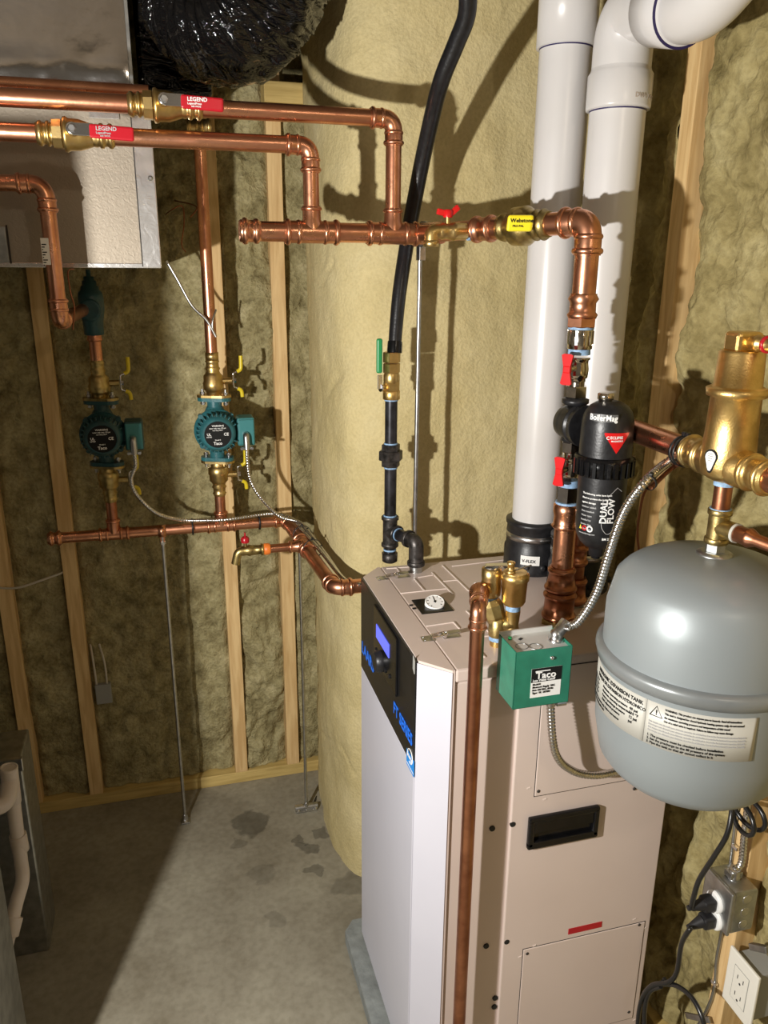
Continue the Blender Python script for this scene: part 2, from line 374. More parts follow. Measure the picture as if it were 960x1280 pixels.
def elbow(parent, c, di, do, r, m='copper', bend=1.5, leg=1.7, name='elbow'):
    """c corner, di = travelling direction in, do = out"""
    c, di, do = V(c), V(di).normalized(), V(do).normalized(); R = r*bend
    pts = [c-di*(R+r*leg), c-di*(R+r*.1)]
    for k in range(9):
        t = k/8; a = c-di*R; b = c+do*R; pts.append(a*(1-t)**2+c*2*t*(1-t)+b*t*t)
    pts += [c+do*(R+r*.1), c+do*(R+r*leg)]
    mb = MB(); mb.sweep(pts, [r*1.13]*2+[r*1.10]*9+[r*1.13]*2, 28)
    for e in (1, -1):
        q = c-di*(R+r*leg) if e == 1 else c+do*(R+r*leg); d = di if e == 1 else -do
        bead_ring(mb, q+d*r*.35, d, r); bead_ring(mb, q+d*r*1.5, d, r, 1.02)
    return mb.build(name, m, parent)
def tee(parent, c, d, br, r, rb=None, m='copper', name='tee', L=None, Lb=None):
    rb = rb or r; c, d, br = V(c), V(d).normalized(), V(br).normalized(); L = L or r*2.7; Lb = Lb or r*1.0+rb*1.9
    mb = MB(); mb.cyl(c-d*L, c+d*L, r*1.12, 28)
    for e in (1, -1): bead_ring(mb, c+d*e*(L-r*.35), d, r); bead_ring(mb, c+d*e*(L-r*1.5), d, r, 1.03)
    mb.rev(c, br, [(0, r*1.1), (r*.9, r*1.1), (r*1.25, rb*1.16), (Lb, rb*1.12)], 28); bead_ring(mb, c+br*(Lb-rb*.35), br, rb)
    return mb.build(name, m, parent)
def corrugated(mb, pts, r, pitch=.006, n=12):
    # resample evenly, alternate radius
    pts = [V(p) for p in pts]; L = [0]
    for i in range(1, len(pts)): L.append(L[-1]+(pts[i]-pts[i-1]).length)
    tot = L[-1]; N = max(4, int(tot/pitch)*4); out = []; rad = []; j = 0
    for i in range(N+1):
        s_ = tot*i/N
        while j < len(L)-2 and L[j+1] < s_: j += 1
        t = (s_-L[j])/max(1e-9, L[j+1]-L[j]); out.append(pts[j].lerp(pts[j+1], min(1, t))); rad.append(r*(1.0, 1.06, .98, .84)[i % 4])
    return mb.sweep(out, rad, n)
X_, Y_, Z_ = V((1, 0, 0)), V((0, 1, 0)), V((0, 0, 1))

# ================================================================= SETTING
YS = 2.195                                     # face of the back wall studs
XR = .915                                      # face of the right wall studs
fl = MB().box((-1.7, -1.2, -.12), (1.3, 2.5, 0)).build('floor', 'concrete'); struct(fl)
ce = MB().box((-1.7, -1.2, 2.30), (1.3, 2.5, 2.34)).build('ceiling', 'ceil'); struct(ce)
for k in range(4):
    struct(MB().box((-1.7, .35+k*.41-.019, 2.12), (1.3, .35+k*.41+.019, 2.30)).build('joist', 'ceil', ce)) if k > 3 else None

def batt(name, o, eu, ev, W_, H_, parent, amp, seed, m, nx=None, nz=None, sag=.02, ridges=0, freq=1.0):
    """a torn, bulging slab of insulation: grid over eu*W_, ev*H_, pushed out along eu x ev"""
    o, eu, ev = V(o), V(eu), V(ev); nrm = eu.cross(ev); nx = nx or max(6, int(W_/.006)); nz = nz or max(6, int(H_/.007))
    vs = []; fs = []
    for j in range(nz+1):
        for i in range(nx+1):
            x = W_*i/nx; z = H_*j/nz; p = V((x*freq+seed*3.1, z*.8*freq, seed))
            h = noise.fractal(p*5, .7, 2.1, 5)*amp
            h -= max(0, .10-abs(noise.noise(p*3.2+V((9, 2, 1)))))*amp*4.5 * (1 if noise.noise(p*2.0+V((4, 4, 4))) > -.05 else .15)
            h -= max(0, .12-abs(noise.noise(p*10+V((3, 1, 7)))))*amp*2.2; h += noise.fractal(p*26, .8, 2, 3)*amp*.28
            if ridges: h += math.sin(x/W_*ridges*2*PI+noise.noise(V((x*4, z*2.2, seed)))*2.2)*amp*.55
            e = min(x, W_-x); h -= max(0, .012-e)*sag*40
            vs.append(o+eu*x+ev*z+nrm*h)
    for j in range(nz):
        for i in range(nx):
            a = j*(nx+1)+i; fs.append((a, a+1, a+nx+2, a+nx+1))
    return MB().add(vs, fs, True).build(name, m, parent)

wb = struct(MB().box((-1.7, YS+.12, 0), (.75, YS+.16, 2.30)).build('wall_back', 'wool'))
sx = [P(42, 985, Y=YS).x, P(117, 960, Y=YS).x, P(301, 940, Y=YS).x, P(366, 930, Y=YS).x]
sx = [sx[0]-.406, *sx, .52]
for i, x in enumerate(sx):
    MB().box((x-.019, YS, .038), (x+.019, YS+.089, 2.262), .0015).build('stud', 'wood', wb)
    if i: 
        a = sx[i-1]+.021; b = x-.021
        batt('insulation_batt', (a-.002, YS+.020, .04), X_, Z_, b-a+.004, 2.2, wb, .030 if i == 4 else .019, i*1.7, 'wool')
batt('insulation_batt', (-1.65, YS+.03, .04), X_, Z_, sx[0]-.02+1.65, 2.2, wb, .02, 9, 'wool', nx=40)
MB().box((-1.7, YS, 0), (.7, YS+.089, .038), .0015).build('bottom_plate', 'wood_x', wb)
MB().box((-1.7, YS, 2.262), (.7, YS+.089, 2.30), .0015).build('top_plate', 'wood_x', wb)

# sprayed foam wall with a rounded corner behind the boiler
def foam_wall():
    prof = [(.56, 2.30), (.43, 2.25), (.388, 2.15), (.372, 2.02), (.366, 1.90), (.374, 1.80), (.398, 1.725), (.45, 1.680), (.53, 1.664), (.66, 1.658), (.80, 1.655), (.95, 1.65)]
    pr = spline([(x, y, 0) for x, y in prof], 12)
    L = [0]
    for i in range(1, len(pr)): L.append(L[-1]+(pr[i]-pr[i-1]).length)
    N = int(L[-1]/.0065); Hn = int(2.30/.0075); vs = []; fs = []; j = 0; cols = []
    for i in range(N+1):
        s_ = L[-1]*i/N
        while j < len(L)-2 and L[j+1] < s_: j += 1
        t = (s_-L[j])/(L[j+1]-L[j]); p = pr[j].lerp(pr[j+1], t); tg = (pr[j+1]-pr[j]).normalized(); cols.append((p, V((tg.y, -tg.x, 0)), s_))
    for k in range(Hn+1):
        z = 2.30*k/Hn
        for p, nn, s_ in cols:
            q = V((s_*1.0, z, 3))
            h = noise.fractal(q*6, .9, 2, 4)*.006+noise.noise(q*1.6)*.010
            h += noise.noise(V((s_*26, z*5, 1)))*.0012*(1 if z < 1.9 else .4)
            h += noise.noise(q*60)*.0011
            c = abs(noise.noise(q*3.0+V((5, 7, 2)))); 
            if noise.noise(q*2.1+V((1, 8, 3))) > .18: h -= max(0, .035-c)*.14
            vs.append(p-nn*0+nn*(-h if False else h)+V((0, 0, z)))
    n = N+1
    for k in range(Hn):
        for i in range(N): fs.append((k*n+i, k*n+i+1, (k+1)*n+i+1, (k+1)*n+i))
    return MB().add(vs, fs, True).build('wall_foam', 'foam')
struct(foam_wall())

# right wall: studs and bulging batts
wr = struct(MB().box((XR+.12, -1.2, 0), (XR+.16, 1.75, 2.30)).build('wall_right', 'wool_right'))
sy = [-.70, -.294, .112, .518, P(917, 1150, X=XR).y, P(851, 260, X=XR).y]
for i, y in enumerate(sy):
    MB().box((XR-.008, y-.019, .038), (XR+.081, y+.019, 2.262), .0015).build('stud', 'wood', wr)
ys2 = sy+[1.70]
for i in range(len(ys2)-1):
    a, b = ys2[i]+.019, ys2[i+1]-.019
    low = i < 3
    batt('insulation_batt', (XR+(.010 if i > 3 else .022), b, .04), -Y_, Z_, b-a, 2.2, wr, .030 if i > 3 else .02, 20+i*2.3, 'wool_right', nx=18 if low else None, nz=60 if low else None, ridges=2.2 if i == 5 else (1.1 if i == 4 else 0), freq=.9)
MB().box((XR-.008, -1.2, 0), (XR+.081, 1.65, .038), .0015).build('bottom_plate', 'wood_x', wr)

# ================================================================= BOILER
BX0, BX1, BY0, BY1, BZ = .410, .832, 1.050, 1.507, .969
pad = thing('boiler_pad', (.6, 1.28, 0), 'thin grey pad on the slab under the beige boiler', 'pad')
MB().plate([(.325, 1.10), (.345, 1.055), (.385, 1.02), (.86, 1.02), (.86, 1.53), (.35, 1.53), (.325, 1.50)], (0, 0, 0), X_, Y_, .034).build('slab', 'fade', pad)
bo = thing('boiler', (.6, 1.28, .034), 'tall beige floor-standing boiler with white door and black control panel', 'boiler')
MB().box((BX0, BY0+.002, .055), (BX1, BY1, .944), .003).build('cabinet', 'cabinet', bo)
for x in (BX0+.03, BX1-.03):
    for y in (BY0+.04, BY1-.04): MB().cyl((x, y, .034), (x, y, .056), .016, 16).build('foot', 'rubber', bo)
lid = MB().box((BX0-.001, BY0-.003, .946), (BX1+.003, BY1+.003, BZ), .004).build('lid', 'cabinet', bo)
# front cover with bevelled corners
cov = [(.362, 1.094), (.362, 1.464), (.404, 1.508), (.4085, 1.508), (.4085, 1.048), (.404, 1.048)]
cov = [(x, y) for x, y in reversed(cov)]
fc = MB().plate(cov, (0, 0, .06), X_, Y_, BZ-.06).build('front_cover', 'cabinet', bo)
zb1 = P(449, 840, X=.358).z; zb2 = P(521, 951, X=.358).z; zbl = (zb1+zb2)/2
MB().box((.3575, 1.094, .060), (.3622, 1.464, zbl-.0015), .001).build('door', 'door', bo)
cm = MB()
for (a, b) in (((.3595, 1.0925), (.4035, 1.0465)), ((.3595, 1.4655), (.4035, 1.5095))):
    a, b = V((*a, 0)), V((*b, 0)); d = (b-a); n_ = V((d.y, -d.x, 0)).normalized()*(.0012 if a.y < 1.2 else -.0012)
    cm.add([a+Z_*.06, b+Z_*.06, b+Z_*(BZ-.004), a+Z_*(BZ-.004), a+Z_*.06-n_, b+Z_*.06-n_, b+Z_*(BZ-.004)-n_, a+Z_*(BZ-.004)-n_], [(0, 1, 2, 3), (7, 6, 5, 4), (0, 4, 5, 1), (1, 5, 6, 2), (2, 6, 7, 3), (3, 7, 4, 0)])
cm.build('corner_trim', 'door', bo)
cp = MB().box((.3570, 1.094, zbl), (.3625, 1.464, BZ-.002), .001).build('control_panel', 'cover', bo)
def pf(u, v, x=.3568): return P(u, v, X=x)
a = pf(478, 775); b_ = pf(489, 822)
sc_y0, sc_y1 = pf(470, 780).y, pf(490, 815).y
bz = MB().box((.3535, pf(497, 850).y, pf(497, 872).z), (.3572, pf(469, 782).y, pf(478, 771).z+.004), .0015).build('display_bezel', 'gloss', cp)
MB().box((.3520, pf(489, 805).y, pf(489, 823).z), (.3536, pf(473, 785).y, pf(474, 781).z), .0005).build('screen', 'screen', cp)
kc = pf(478, 826); MB().rev((.3535, kc.y, kc.z), -X_, [(0, .021), (.010, .020), (.013, .017)], 28).build('control_knob', 'plastic', cp)
for i, (u, v) in enumerate([(472, 812), (484, 838), (489, 845)]):
    q = pf(u, v); MB().cyl((.3536, q.y, q.z), (.3515, q.y, q.z), .0045, 14).build('button', 'plastic', cp)
q = pf(518, 831); MB().obox((.3560, q.y, q.z), (.0008, 0, 0), (0, .0045, .003), (0, 0, .012), .0006).build('panel_glare', 'cork', cp)  # grey chip standing in for a small glare on the panel corner
q = pf(452, 818); text('lettering', 'LAARS', .036, (.3568, q.y-.004, q.z+.010), -Y_, Z_, 'blue', cp, scx=.95)
q = pf(492, 893); text('lettering', 'FT SERIES', .033, (.3568, q.y, q.z+.006), -Y_, Z_, 'blue', cp, scx=.84)
for t in [o for o in cp.children if o.name.startswith('lettering')]: t.name = 'blue_lettering'
q0, q1 = pf(508, 950), pf(517, 972)
es = MB().box((.3568, q1.y, q1.z), (.3574, q0.y, pf(508, 934).z), 0).build('energy_sticker', 'skyblue', bo)
yc, zc = (q0.y+q1.y)/2, (q1.z+pf(508, 934).z)/2+.012
arc = [V((.3566, yc+math.cos(a)*.014, zc+math.sin(a)*.013)) for a in [k*.42 for k in range(13)]]
MB().sweep(arc, .0009, 6).build('swirl', 'white', es)
text('lettering', 'energy', .012, (.3568, q0.y-.004, zc-.006), -Y_, Z_, 'white', es)
MB().box((.3566, q1.y+.002, q1.z+.004), (.3568, q0.y-.002, q1.z+.006)).build('rule', 'white', es)
# ridges pressed in the lid
def top(u, v, z=BZ): return P(u, v, Z=z)
rg = [((483, 711), (511, 709)), ((496, 710), (501, 718)), ((500, 742), (558, 736)), ((518, 724), (530, 738)), ((523, 722), (541, 719)), ((540, 716), (566, 743)),
      ((553, 707), (586, 739)), ((554, 727), (573, 725)), ((533, 783), (567, 778)), ((567, 778), (574, 786)), ((594, 808), (606, 822)), ((593, 797), (612, 795)),
      ((583, 764), (612, 791)), ((565, 708), (640, 699))]
for (p, q) in rg:
    a, b = top(*p), top(*q); d = (b-a); s_ = V((-d.y, d.x, 0)).normalized()
    MB().obox((a+b)/2+Z_*.0006, d/2, s_*.0016, Z_*.0012, .0007).build('ridge', 'ridge', lid)
g0, g1, g2, g3 = top(514, 753), top(551, 744.5), top(567, 763), top(530, 768.6)
gc = (g0+g1+g2+g3)/4; gc.z = BZ
gx = (g1.x-g0.x+g2.x-g3.x)/4; gy = (g0.y-g3.y+g1.y-g2.y)/4
wel = MB().box((gc.x-abs(gx), gc.y-abs(gy), BZ-.0005), (gc.x+abs(gx), gc.y+abs(gy), BZ+.0014), .0006).build('gauge_recess', 'gloss', bo)
gd = (EYE-gc); gd = (V((-.05, -.38, 1))).normalized()
gg = MB().rev(gc+V((.004, .0, .0005)), gd, [(0, .0185), (.009, .0185), (.0105, .0165), (.0095, .0162)], 32).build('pressure_gauge', 'label_white', bo)
gc2 = gc+V((.004, 0, .0005))+gd*.0098
ex = (X_-gd*X_.dot(gd)).normalized(); ey = gd.cross(ex)
for k in range(9):
    a = math.radians(225-k*33.75); dd = ex*math.cos(a)+ey*math.sin(a)
    MB().obox(gc2+dd*.0135, dd*.0016, gd.cross(dd)*.0004, gd*.0003).build('tick', 'ink', gg)
MB().obox(gc2+ey*.004+gd*.0004, ey*.007, ex*.0006, gd*.0003).build('needle', 'ink', gg)
MB().cyl(gc2, gc2+gd*.0012, .0022, 12).build('hub', 'ink', gg)
for k, (u, v) in enumerate([(516, 757), (520, 761)]):
    q = top(u, v); MB().box((q.x-.007, q.y-.002, BZ), (q.x, q.y+.002, BZ+.0025), .0008).build('clip', 'gloss', wel)
def latch(u, v):
    c = top(u, v); l = MB().box((c.x-.032, c.y-.010, BZ), (c.x-.010, c.y+.010, BZ+.0012), .0005).build('latch', 'steel', bo)
    MB().box((c.x+.006, c.y-.008, BZ), (c.x+.036, c.y+.008, BZ+.0012), .0005).build('latch_base', 'steel', l)
    w = [(c.x-.014, c.y-.006, BZ+.004), (c.x+.014, c.y-.006, BZ+.007), (c.x+.014, c.y+.006, BZ+.007), (c.x-.014, c.y+.006, BZ+.004), (c.x-.014, c.y-.006, BZ+.004)]
    MB().sweep(fillet(w, .003, 4), .0014, 8).build('latch_loop', 'chrome', l)
    MB().obox((c.x+.020, c.y, BZ+.0065), (.017, 0, .002), (0, .006, 0), (0, 0, .001), .0008).build('latch_lever', 'steel', l)
    MB().cyl((c.x+.008, c.y-.008, BZ+.004), (c.x+.008, c.y+.008, BZ+.004), .003, 12).build('hinge_pin', 'chrome', l)
    for dx, dy in ((-.027, .006), (-.027, -.006)): MB().rev((c.x+dx, c.y+dy, BZ+.001), Z_, [(0, .0024), (.0012, .002), (.0016, .0008)], 10).build('rivet', 'steel', l)
latch(490, 722); latch(549, 797)
# side panel with access plates, handle, holes
def sd(u, v, y=BY0-.003): return P(u, v, Y=y)
px0 = (sd(648, 880).x+sd(623, 1260).x)/2
sp = MB().box((px0, BY0-.0035, .060), (BX1-.002, BY0+.003, .938), .0022).build('side_panel', 'cabinet', bo)
YF = BY0-.0035
def access(x0, x1, z0, z1, tabs):
    MB().box((x0-.0014, YF-.0004, z0-.0014), (x1+.0014, YF+.001, z1+.0014)).build('panel_gap', 'seam', sp)
    ap = MB().box((x0, YF-.0016, z0), (x1, YF+.001, z1), .0015).build('access_panel', 'cabinet', sp)
    return ap
ax0 = sd(669, 980).x; az0 = (sd(668, 996).z+sd(791, 972).z)/2
access(ax0, BX1-.035, az0, az0+.245, 0)
lx0 = sd(653, 1200).x; lx1 = sd(804, 1165).x; lz1 = (sd(655, 1187).z+sd(805, 1151).z)/2
access(lx0, lx1, .13, lz1, 0)
for (u, v) in [(641, 1030.5), (615.5, 1036), (633.5, 1177.5), (608, 1183), (619, 1248), (618, 1259)]:
    q = sd(u, v, YF if u > 625 else BY0); MB().cyl((q.x, q.y-.0006, q.z), (q.x, q.y+.002, q.z), .0052, 18).build('knockout_hole', 'slot', bo)
for (u, v) in [(673, 989), (659, 1192), (799, 1156), (786, 1265), (793, 986)]:
    q = sd(u, v, YF-.0016); MB().rev((q.x, YF-.0012, q.z), -Y_, [(0, .0032), (.0012, .003), (.0018, .0015)], 12).build('screw', 'seam', bo)
for (u, v) in [(661, 985), (681, 999), (650, 1196), (668, 1182), (793, 1149), (806, 1160), (793, 1275)]:
    q = sd(u, v, YF); 
    MB().obox((q.x, YF-.0003, q.z), (.0035, 0, .0007), (0, .0005, 0), (-.0003, 0, .0014), .0003).build('dimple', 'ridge', sp)
h = [sd(657, 1021), sd(745, 1004), sd(746, 1042), sd(659, 1058)]
hx0, hx1 = (h[0].x+h[3].x)/2, (h[1].x+h[2].x)/2; hz1 = (h[0].z+h[1].z)/2; hz0 = (h[2].z+h[3].z)/2
hd = MB(); fr = .011
hd.box((hx0, YF-.010, hz0), (hx1, YF, hz0+fr+.004), .003); hd.box((hx0, YF-.010, hz1-fr), (hx1, YF, hz1), .003)
hd.box((hx0, YF-.010, hz0+.004), (hx0+fr, YF, hz1-.004), .003); hd.box((hx1-fr, YF-.010, hz0+.004), (hx1, YF, hz1-.004), .003)
hd.box((hx0+.003, YF-.002, hz0+.003), (hx1-.003, YF, hz1-.003)); hd.box((hx0+fr, YF-.0085, (hz0+hz1)/2), (hx1-fr, YF-.005, hz1-fr+.001), .001)
hd.build('recessed_handle', 'gloss', bo)
q0, q1 = sd(710, 1165), sd(752, 1154)
MB().obox(((q0.x+q1.x)/2, YF-.0003, (q0.z+q1.z)/2), ((q1.x-q0.x)/2, 0, 0), (0, .0005, 0), (0, 0, .0065)).build('red_sticker', 'red_grip', bo)

# ================================================================= VENT PIPES (PVC)
def boot(parent, x, y, z0, r, lab=False):
    b = MB().rev((x, y, z0), Z_, [(0, r*1.28), (.006, r*1.30), (.010, r*1.28), (.050, r*1.28), (.056, r*1.22), (.098, r*1.20), (.101, r*1.26), (.108, r*1.26), (.110, r*1.02)], 40).build('rubber_boot', 'plastic', parent)
    for zz in (.070,):
        MB().rev((x, y, z0+zz), Z_, [(0, r*1.215), (.0, r*1.235), (.013, r*1.235), (.013, r*1.215)], 40).build('band_clamp', 'steel', b)
    for k in range(5):
        a = -2.2+k*.55; MB().rev((x+math.cos(a)*r*1.29, y+math.sin(a)*r*1.29, z0+.02), (math.cos(a), math.sin(a), 0), [(-.006, .006), (.004, .006), (.005, .003)], 12).build('stud_knob', 'rubber', b)
    return b
RV = .0462
v1 = V((.720, 1.430, BZ)); v2 = V((.764, 1.314, BZ))
vent = thing('vent_pipe', v1, 'straight white vent pipe behind, rising from the black boot with a white tag', 'vent pipe', 'white vent pipes on the boiler')
boot(vent, v1.x, v1.y, BZ, RV)
tg = MB()
for k in range(7):
    a0 = math.radians(-138+k*6); 
    if k < 6:
        a1 = math.radians(-138+(k+1)*6); R = RV*1.345
        tg.add([(v1.x+math.cos(a)*R, v1.y+math.sin(a)*R, BZ+z) for a, z in ((a0, .026), (a1, .026), (a1, .046), (a0, .046))], [(0, 1, 2, 3)])
tg.build('paper_tag', 'label_white', vent)
text('lettering', 'V-FLEX', .009, (v1.x+math.cos(math.radians(-135))*RV*1.345, v1.y+math.sin(math.radians(-135))*RV*1.345, BZ+.032), X_, Z_, 'ink', vent, wrap=((v1.x, v1.y), RV*1.35))
MB().cyl(v1+Z_*.09, v1+Z_*1.36, RV, 48).build('pipe', 'pvc', vent)
zc = P(735, 45, Y=v1.y).z
MB().rev((v1.x, v1.y, zc-.022), Z_, [(0, RV), (0, RV*1.12), (.11, RV*1.12), (.114, RV*1.07), (.13, RV*1.02)], 48).build('coupling', 'pvc', vent)
MB().rev((v1.x, v1.y, zc-.025), Z_, [(0, RV*1.005), (.0022, RV*1.01)], 48).build('primer_ring', 'primer', vent)
text('lettering', 'CHARLOTTE 3 PVC', .010, (v1.x+math.cos(math.radians(-100))*RV*1.12, v1.y+math.sin(math.radians(-100))*RV*1.12, zc+.055), X_, Z_, 'pvc_old', vent, wrap=((v1.x, v1.y), RV*1.12))
def capd(x, y, z0):
    pass
vent2 = thing('vent_pipe', v2, 'white vent pipe in front whose top bends off to the right through an elbow', 'vent pipe', 'white vent pipes on the boiler')
boot(vent2, v2.x, v2.y, BZ, RV)
zt = P(767, 138, Y=v2.y).z
MB().cyl(v2+Z_*.09, (v2.x, v2.y, zt+.03), RV, 48).build('pipe', 'pvc', vent2)
MB().rev((v2.x, v2.y, zt), Z_, [(0, RV), (0, RV*1.13), (.004, RV*1.145), (.052, RV*1.145), (.056, RV*1.08), (.062, RV*1.04)], 48).build('hub', 'pvc', vent2)
MB().rev((v2.x, v2.y, zt-.003), Z_, [(0, RV*1.005), (.0022, RV*1.012)], 48).build('primer_ring', 'primer', vent2)
text('lettering', 'DWV 3 PVC', .010, (v2.x+math.cos(math.radians(-92))*RV*1.145, v2.y+math.sin(math.radians(-92))*RV*1.145, zt+.012), X_, Z_, 'pvc_old', vent2, wrap=((v2.x, v2.y), RV*1.15))
e0 = V((v2.x, v2.y, zt+.02)); e1 = P(786, 62, Y=1.285); e2 = P(845, 10, Y=1.18); e3 = P(930, -18, Y=1.08)
dz = (e2-V((v2.x, v2.y, zt+.15))).normalized()
c1 = V((v2.x, v2.y, zt+.150))
path = fillet([e0, c1, c1+dz*.16], .075, 14)
MB().sweep(path, [RV*1.04]*len(path), 40).build('elbow', 'pvc', vent2)
hb = c1+dz*.095
MB().rev(hb, dz, [(0, RV*1.0), (0, RV*1.14), (.065, RV*1.14), (.068, RV*1.0)], 48).build('elbow_hub', 'pvc', vent2)
MB().rev(hb+dz*.0655, dz, [(0, RV*1.142), (.0013, RV*1.142)], 48).build('primer_ring', 'primer', vent2)
d2 = V((.10, -.62, .40)).normalized()
pth = fillet([c1+dz*.13, c1+dz*.20, c1+dz*.20+d2*.30], .05, 10)
MB().sweep(pth, RV*1.0, 40).build('pipe', 'pvc', vent2)

# ================================================================= GAS LINE
gx, gy = .475, 1.466
gas = thing('gas_pipe', (gx, gy, BZ), 'black iron gas pipe with elbow and drip leg entering the boiler top', 'pipe')
rI = .0128
tz = P(487, 664, Y=1.545).z; gt = P(487.5, 664, Y=1.545)
gt = V((gt.x, 1.545, tz)); ez = tz
MB().cyl((gx, gy, BZ-.004), (gx, gy, BZ+.02), .0135, 24).build('nipple', 'galv', gas)
el = V((gx, gy, ez)); dg = (gt-el); dg.z = 0; dg.normalize()
pts = fillet([V((gx, gy, BZ+.014)), el, el+dg*.028], .028, 10)
mb = MB().sweep(pts, .0155, 28); mb.cyl(pts[0], pts[0]+Z_*.009, .0185, 28, .001); mb.cyl(pts[-1]-dg*.008, pts[-1], .0185, 28, .001); mb.build('elbow', 'iron_cast', gas)
MB().cyl(el+dg*.02, gt, rI, 24).build('arm', 'iron', gas)
mb = MB().cyl(gt-Z_*.034, gt+Z_*.034, .0155, 28); mb.cyl(gt, gt-dg*.026, .0155, 28)
for c, d in ((gt-Z_*.034, Z_), (gt+Z_*.026, Z_)): mb.cyl(c, c+d*.008, .0185, 28, .001)
mb.cyl(gt-dg*.018, gt-dg*.026, .0185, 28, .001); mb.build('tee', 'iron_cast', gas)
for c in (gt-dg*.027, ): MB().cyl(c, c-dg*.003, .0142, 24).build('sealant', 'tape', gas)
MB().cyl(gt+Z_*.034, gt+Z_*.037, .0142, 24).build('sealant', 'tape', gas)
MB().cyl(gt-Z_*.049, gt-Z_*.034, rI, 24).build('nipple', 'iron', gas)
MB().cyl(gt-Z_*.043, gt-Z_*.0395, .0140, 24).build('sealant', 'tape', gas)
MB().rev(gt-Z_*.070, Z_, [(0, .012), (.003, .0165), (.021, .0170), (.022, .013)], 24).build('cap', 'iron_cast', gas)
def gz(v): return P(489, v, Y=gt.y).z
MB().cyl(gt+Z_*.03, (gt.x, gt.y, gz(583)), rI, 24).build('pipe', 'iron', gas)
MB().cyl((gt.x, gt.y, gz(556)), (gt.x, gt.y, gz(500)), rI, 24).build('pipe', 'iron', gas)
un = MB().hexn((gt.x, gt.y, gz(583)), (gt.x, gt.y, gz(574)), .0195); un.hexn((gt.x, gt.y, gz(575)), (gt.x, gt.y, gz(563)), .0255); un.hexn((gt.x, gt.y, gz(564)), (gt.x, gt.y, gz(555)), .0195)
un.build('union', 'iron_cast', gas)
for v in (584.5, 554.5, 500): MB().cyl((gt.x, gt.y, gz(v)-.0012), (gt.x, gt.y, gz(v)+.002), .0142, 24).build('sealant', 'tape', gas)
# brass gas cock with green lever
gb = V((gt.x, gt.y, gz(499)))
gv = thing('gas_valve', gb, 'brass gas shutoff valve with an upright green lever, under the black hose', 'valve')
MB().cyl(gb, (gb.x, gb.y, gz(488)), .0175, 24, .001).build('lower_collar', 'gold', gv)
mb = MB().hexn((gb.x, gb.y, gz(489)), (gb.x, gb.y, gz(477)), .0170); mb.rev((gb.x, gb.y, gz(480)), Z_, [(0, .014), (.006, .0165), (.018, .0165), (.026, .013)], 24); mb.build('body', 'brass', gv)
mb = MB().hexn((gb.x, gb.y, gz(466)), (gb.x, gb.y, gz(454)), .0175); mb.hexn((gb.x, gb.y, gz(453)), (gb.x, gb.y, gz(440)), .0180); mb.build('hex_nut', 'brass', gv)
sv = V((gb.x-.018, gb.y-.004, gz(484)))
MB().cyl((gb.x, gb.y, sv.z), (gb.x-.022, gb.y-.004, sv.z), .006, 16).build('stem', 'brass', gv)
mb = MB().rev((gb.x-.022, gb.y-.004, sv.z), (-1, -.3, 0), [(0, .008), (.003, .008)], 20); mb.obox((gb.x-.0255, gb.y-.005, sv.z+.012), (.0050, 0, 0), (0, .0014, 0), (0, 0, .014), .0008); lv = mb.build('lever', 'chrome', gv)
MB().obox((gb.x-.0275, gb.y-.007, (gz(466)+gz(427))/2+.004), (.0060, 0, .0), (0, .0045, 0), (0, 0, (gz(427)-gz(470))/2), .0035).build('green_grip', 'green_grip', lv)
# hose
ht = [P(493, 441, Y=1.545), P(495, 410, Y=1.552), P(500, 360, Y=1.56), P(511, 290, Y=1.575), P(524, 220, Y=1.555), P(539, 150, Y=1.50), P(552, 100, Y=1.45), P(570, 55, Y=1.41), P(583, 20, Y=1.38), P(584, -15, Y=1.36), P(576, -60, Y=1.35)]
hp = spline(ht, 8); n_ = len(hp)
hs = thing('gas_hose', ht[0], 'black jacketed flexible gas hose hanging from the ceiling over the foam wall', 'hose')
MB().sweep(hp, [.0128+.0022*min(1, i/(n_*.35)) for i in range(n_)], 24).build('jacket', 'hose', hs)
MB().sweep(hp[:5], [.0150, .0152, .0150, .0150, .0145], 24).build('end_sleeve', 'gloss', hs)

# ================================================================= SUPPLY HEADER WITH RISERS (over the boiler, along the foam wall)
RH, RR = .0174, .0143
YH = 1.505
zh = (P(310, 289, Y=YH).z+P(500, 292, Y=YH).z)/2
xl = P(299, 288, Y=YH).x; x2 = P(390, 290, Y=YH).x; x1 = P(491, 290, Y=YH).x
hdr = thing('copper_header', (xl, YH, zh), 'thick copper header with two risers, ending in a capped stub at left', 'pipe')
MB().rev((xl, YH, zh), X_, [(0, RH*.5), (0, RH*1.0), (.003, RH*1.12)]+[(.010+.005*math.cos(PI-PI*k/6), RH*1.1+RH*.22*math.sin(PI*k/6)) for k in range(7)]+[(.022, RH*1.10)]+[(.030+.005*math.cos(PI-PI*k/6), RH*1.05+RH*.2*math.sin(PI*k/6)) for k in range(7)]+[(.038, RH*1.0)], 32).build('end_cap', 'copper', hdr)
pipe(hdr, (xl+.03, YH, zh), (x1+.06, YH, zh), RH)
tee(hdr, (x2, YH, zh), X_, Z_, RH, RR, L=RH*2.9); tee(hdr, (x1, YH, zh), X_, Z_, RH, RR, L=RH*2.9)
z2 = P(300, 178, Y=YH).z; z1 = P(400, 143.5, Y=YH).z
xa = P(381, 190, Y=YH).x; xb = P(483, 155, Y=YH).x
pipe(hdr, (x2, YH, zh+.03), (x2, YH, z2-.02), RR); pipe(hdr, (x1, YH, zh+.03), (x1, YH, z1-.02), RR)
elbow(hdr, (x2, YH, z2), X_, -Z_, RR, bend=1.6, leg=1.5); elbow(hdr, (x1, YH, z1), X_, -Z_, RR, bend=1.6, leg=1.5)
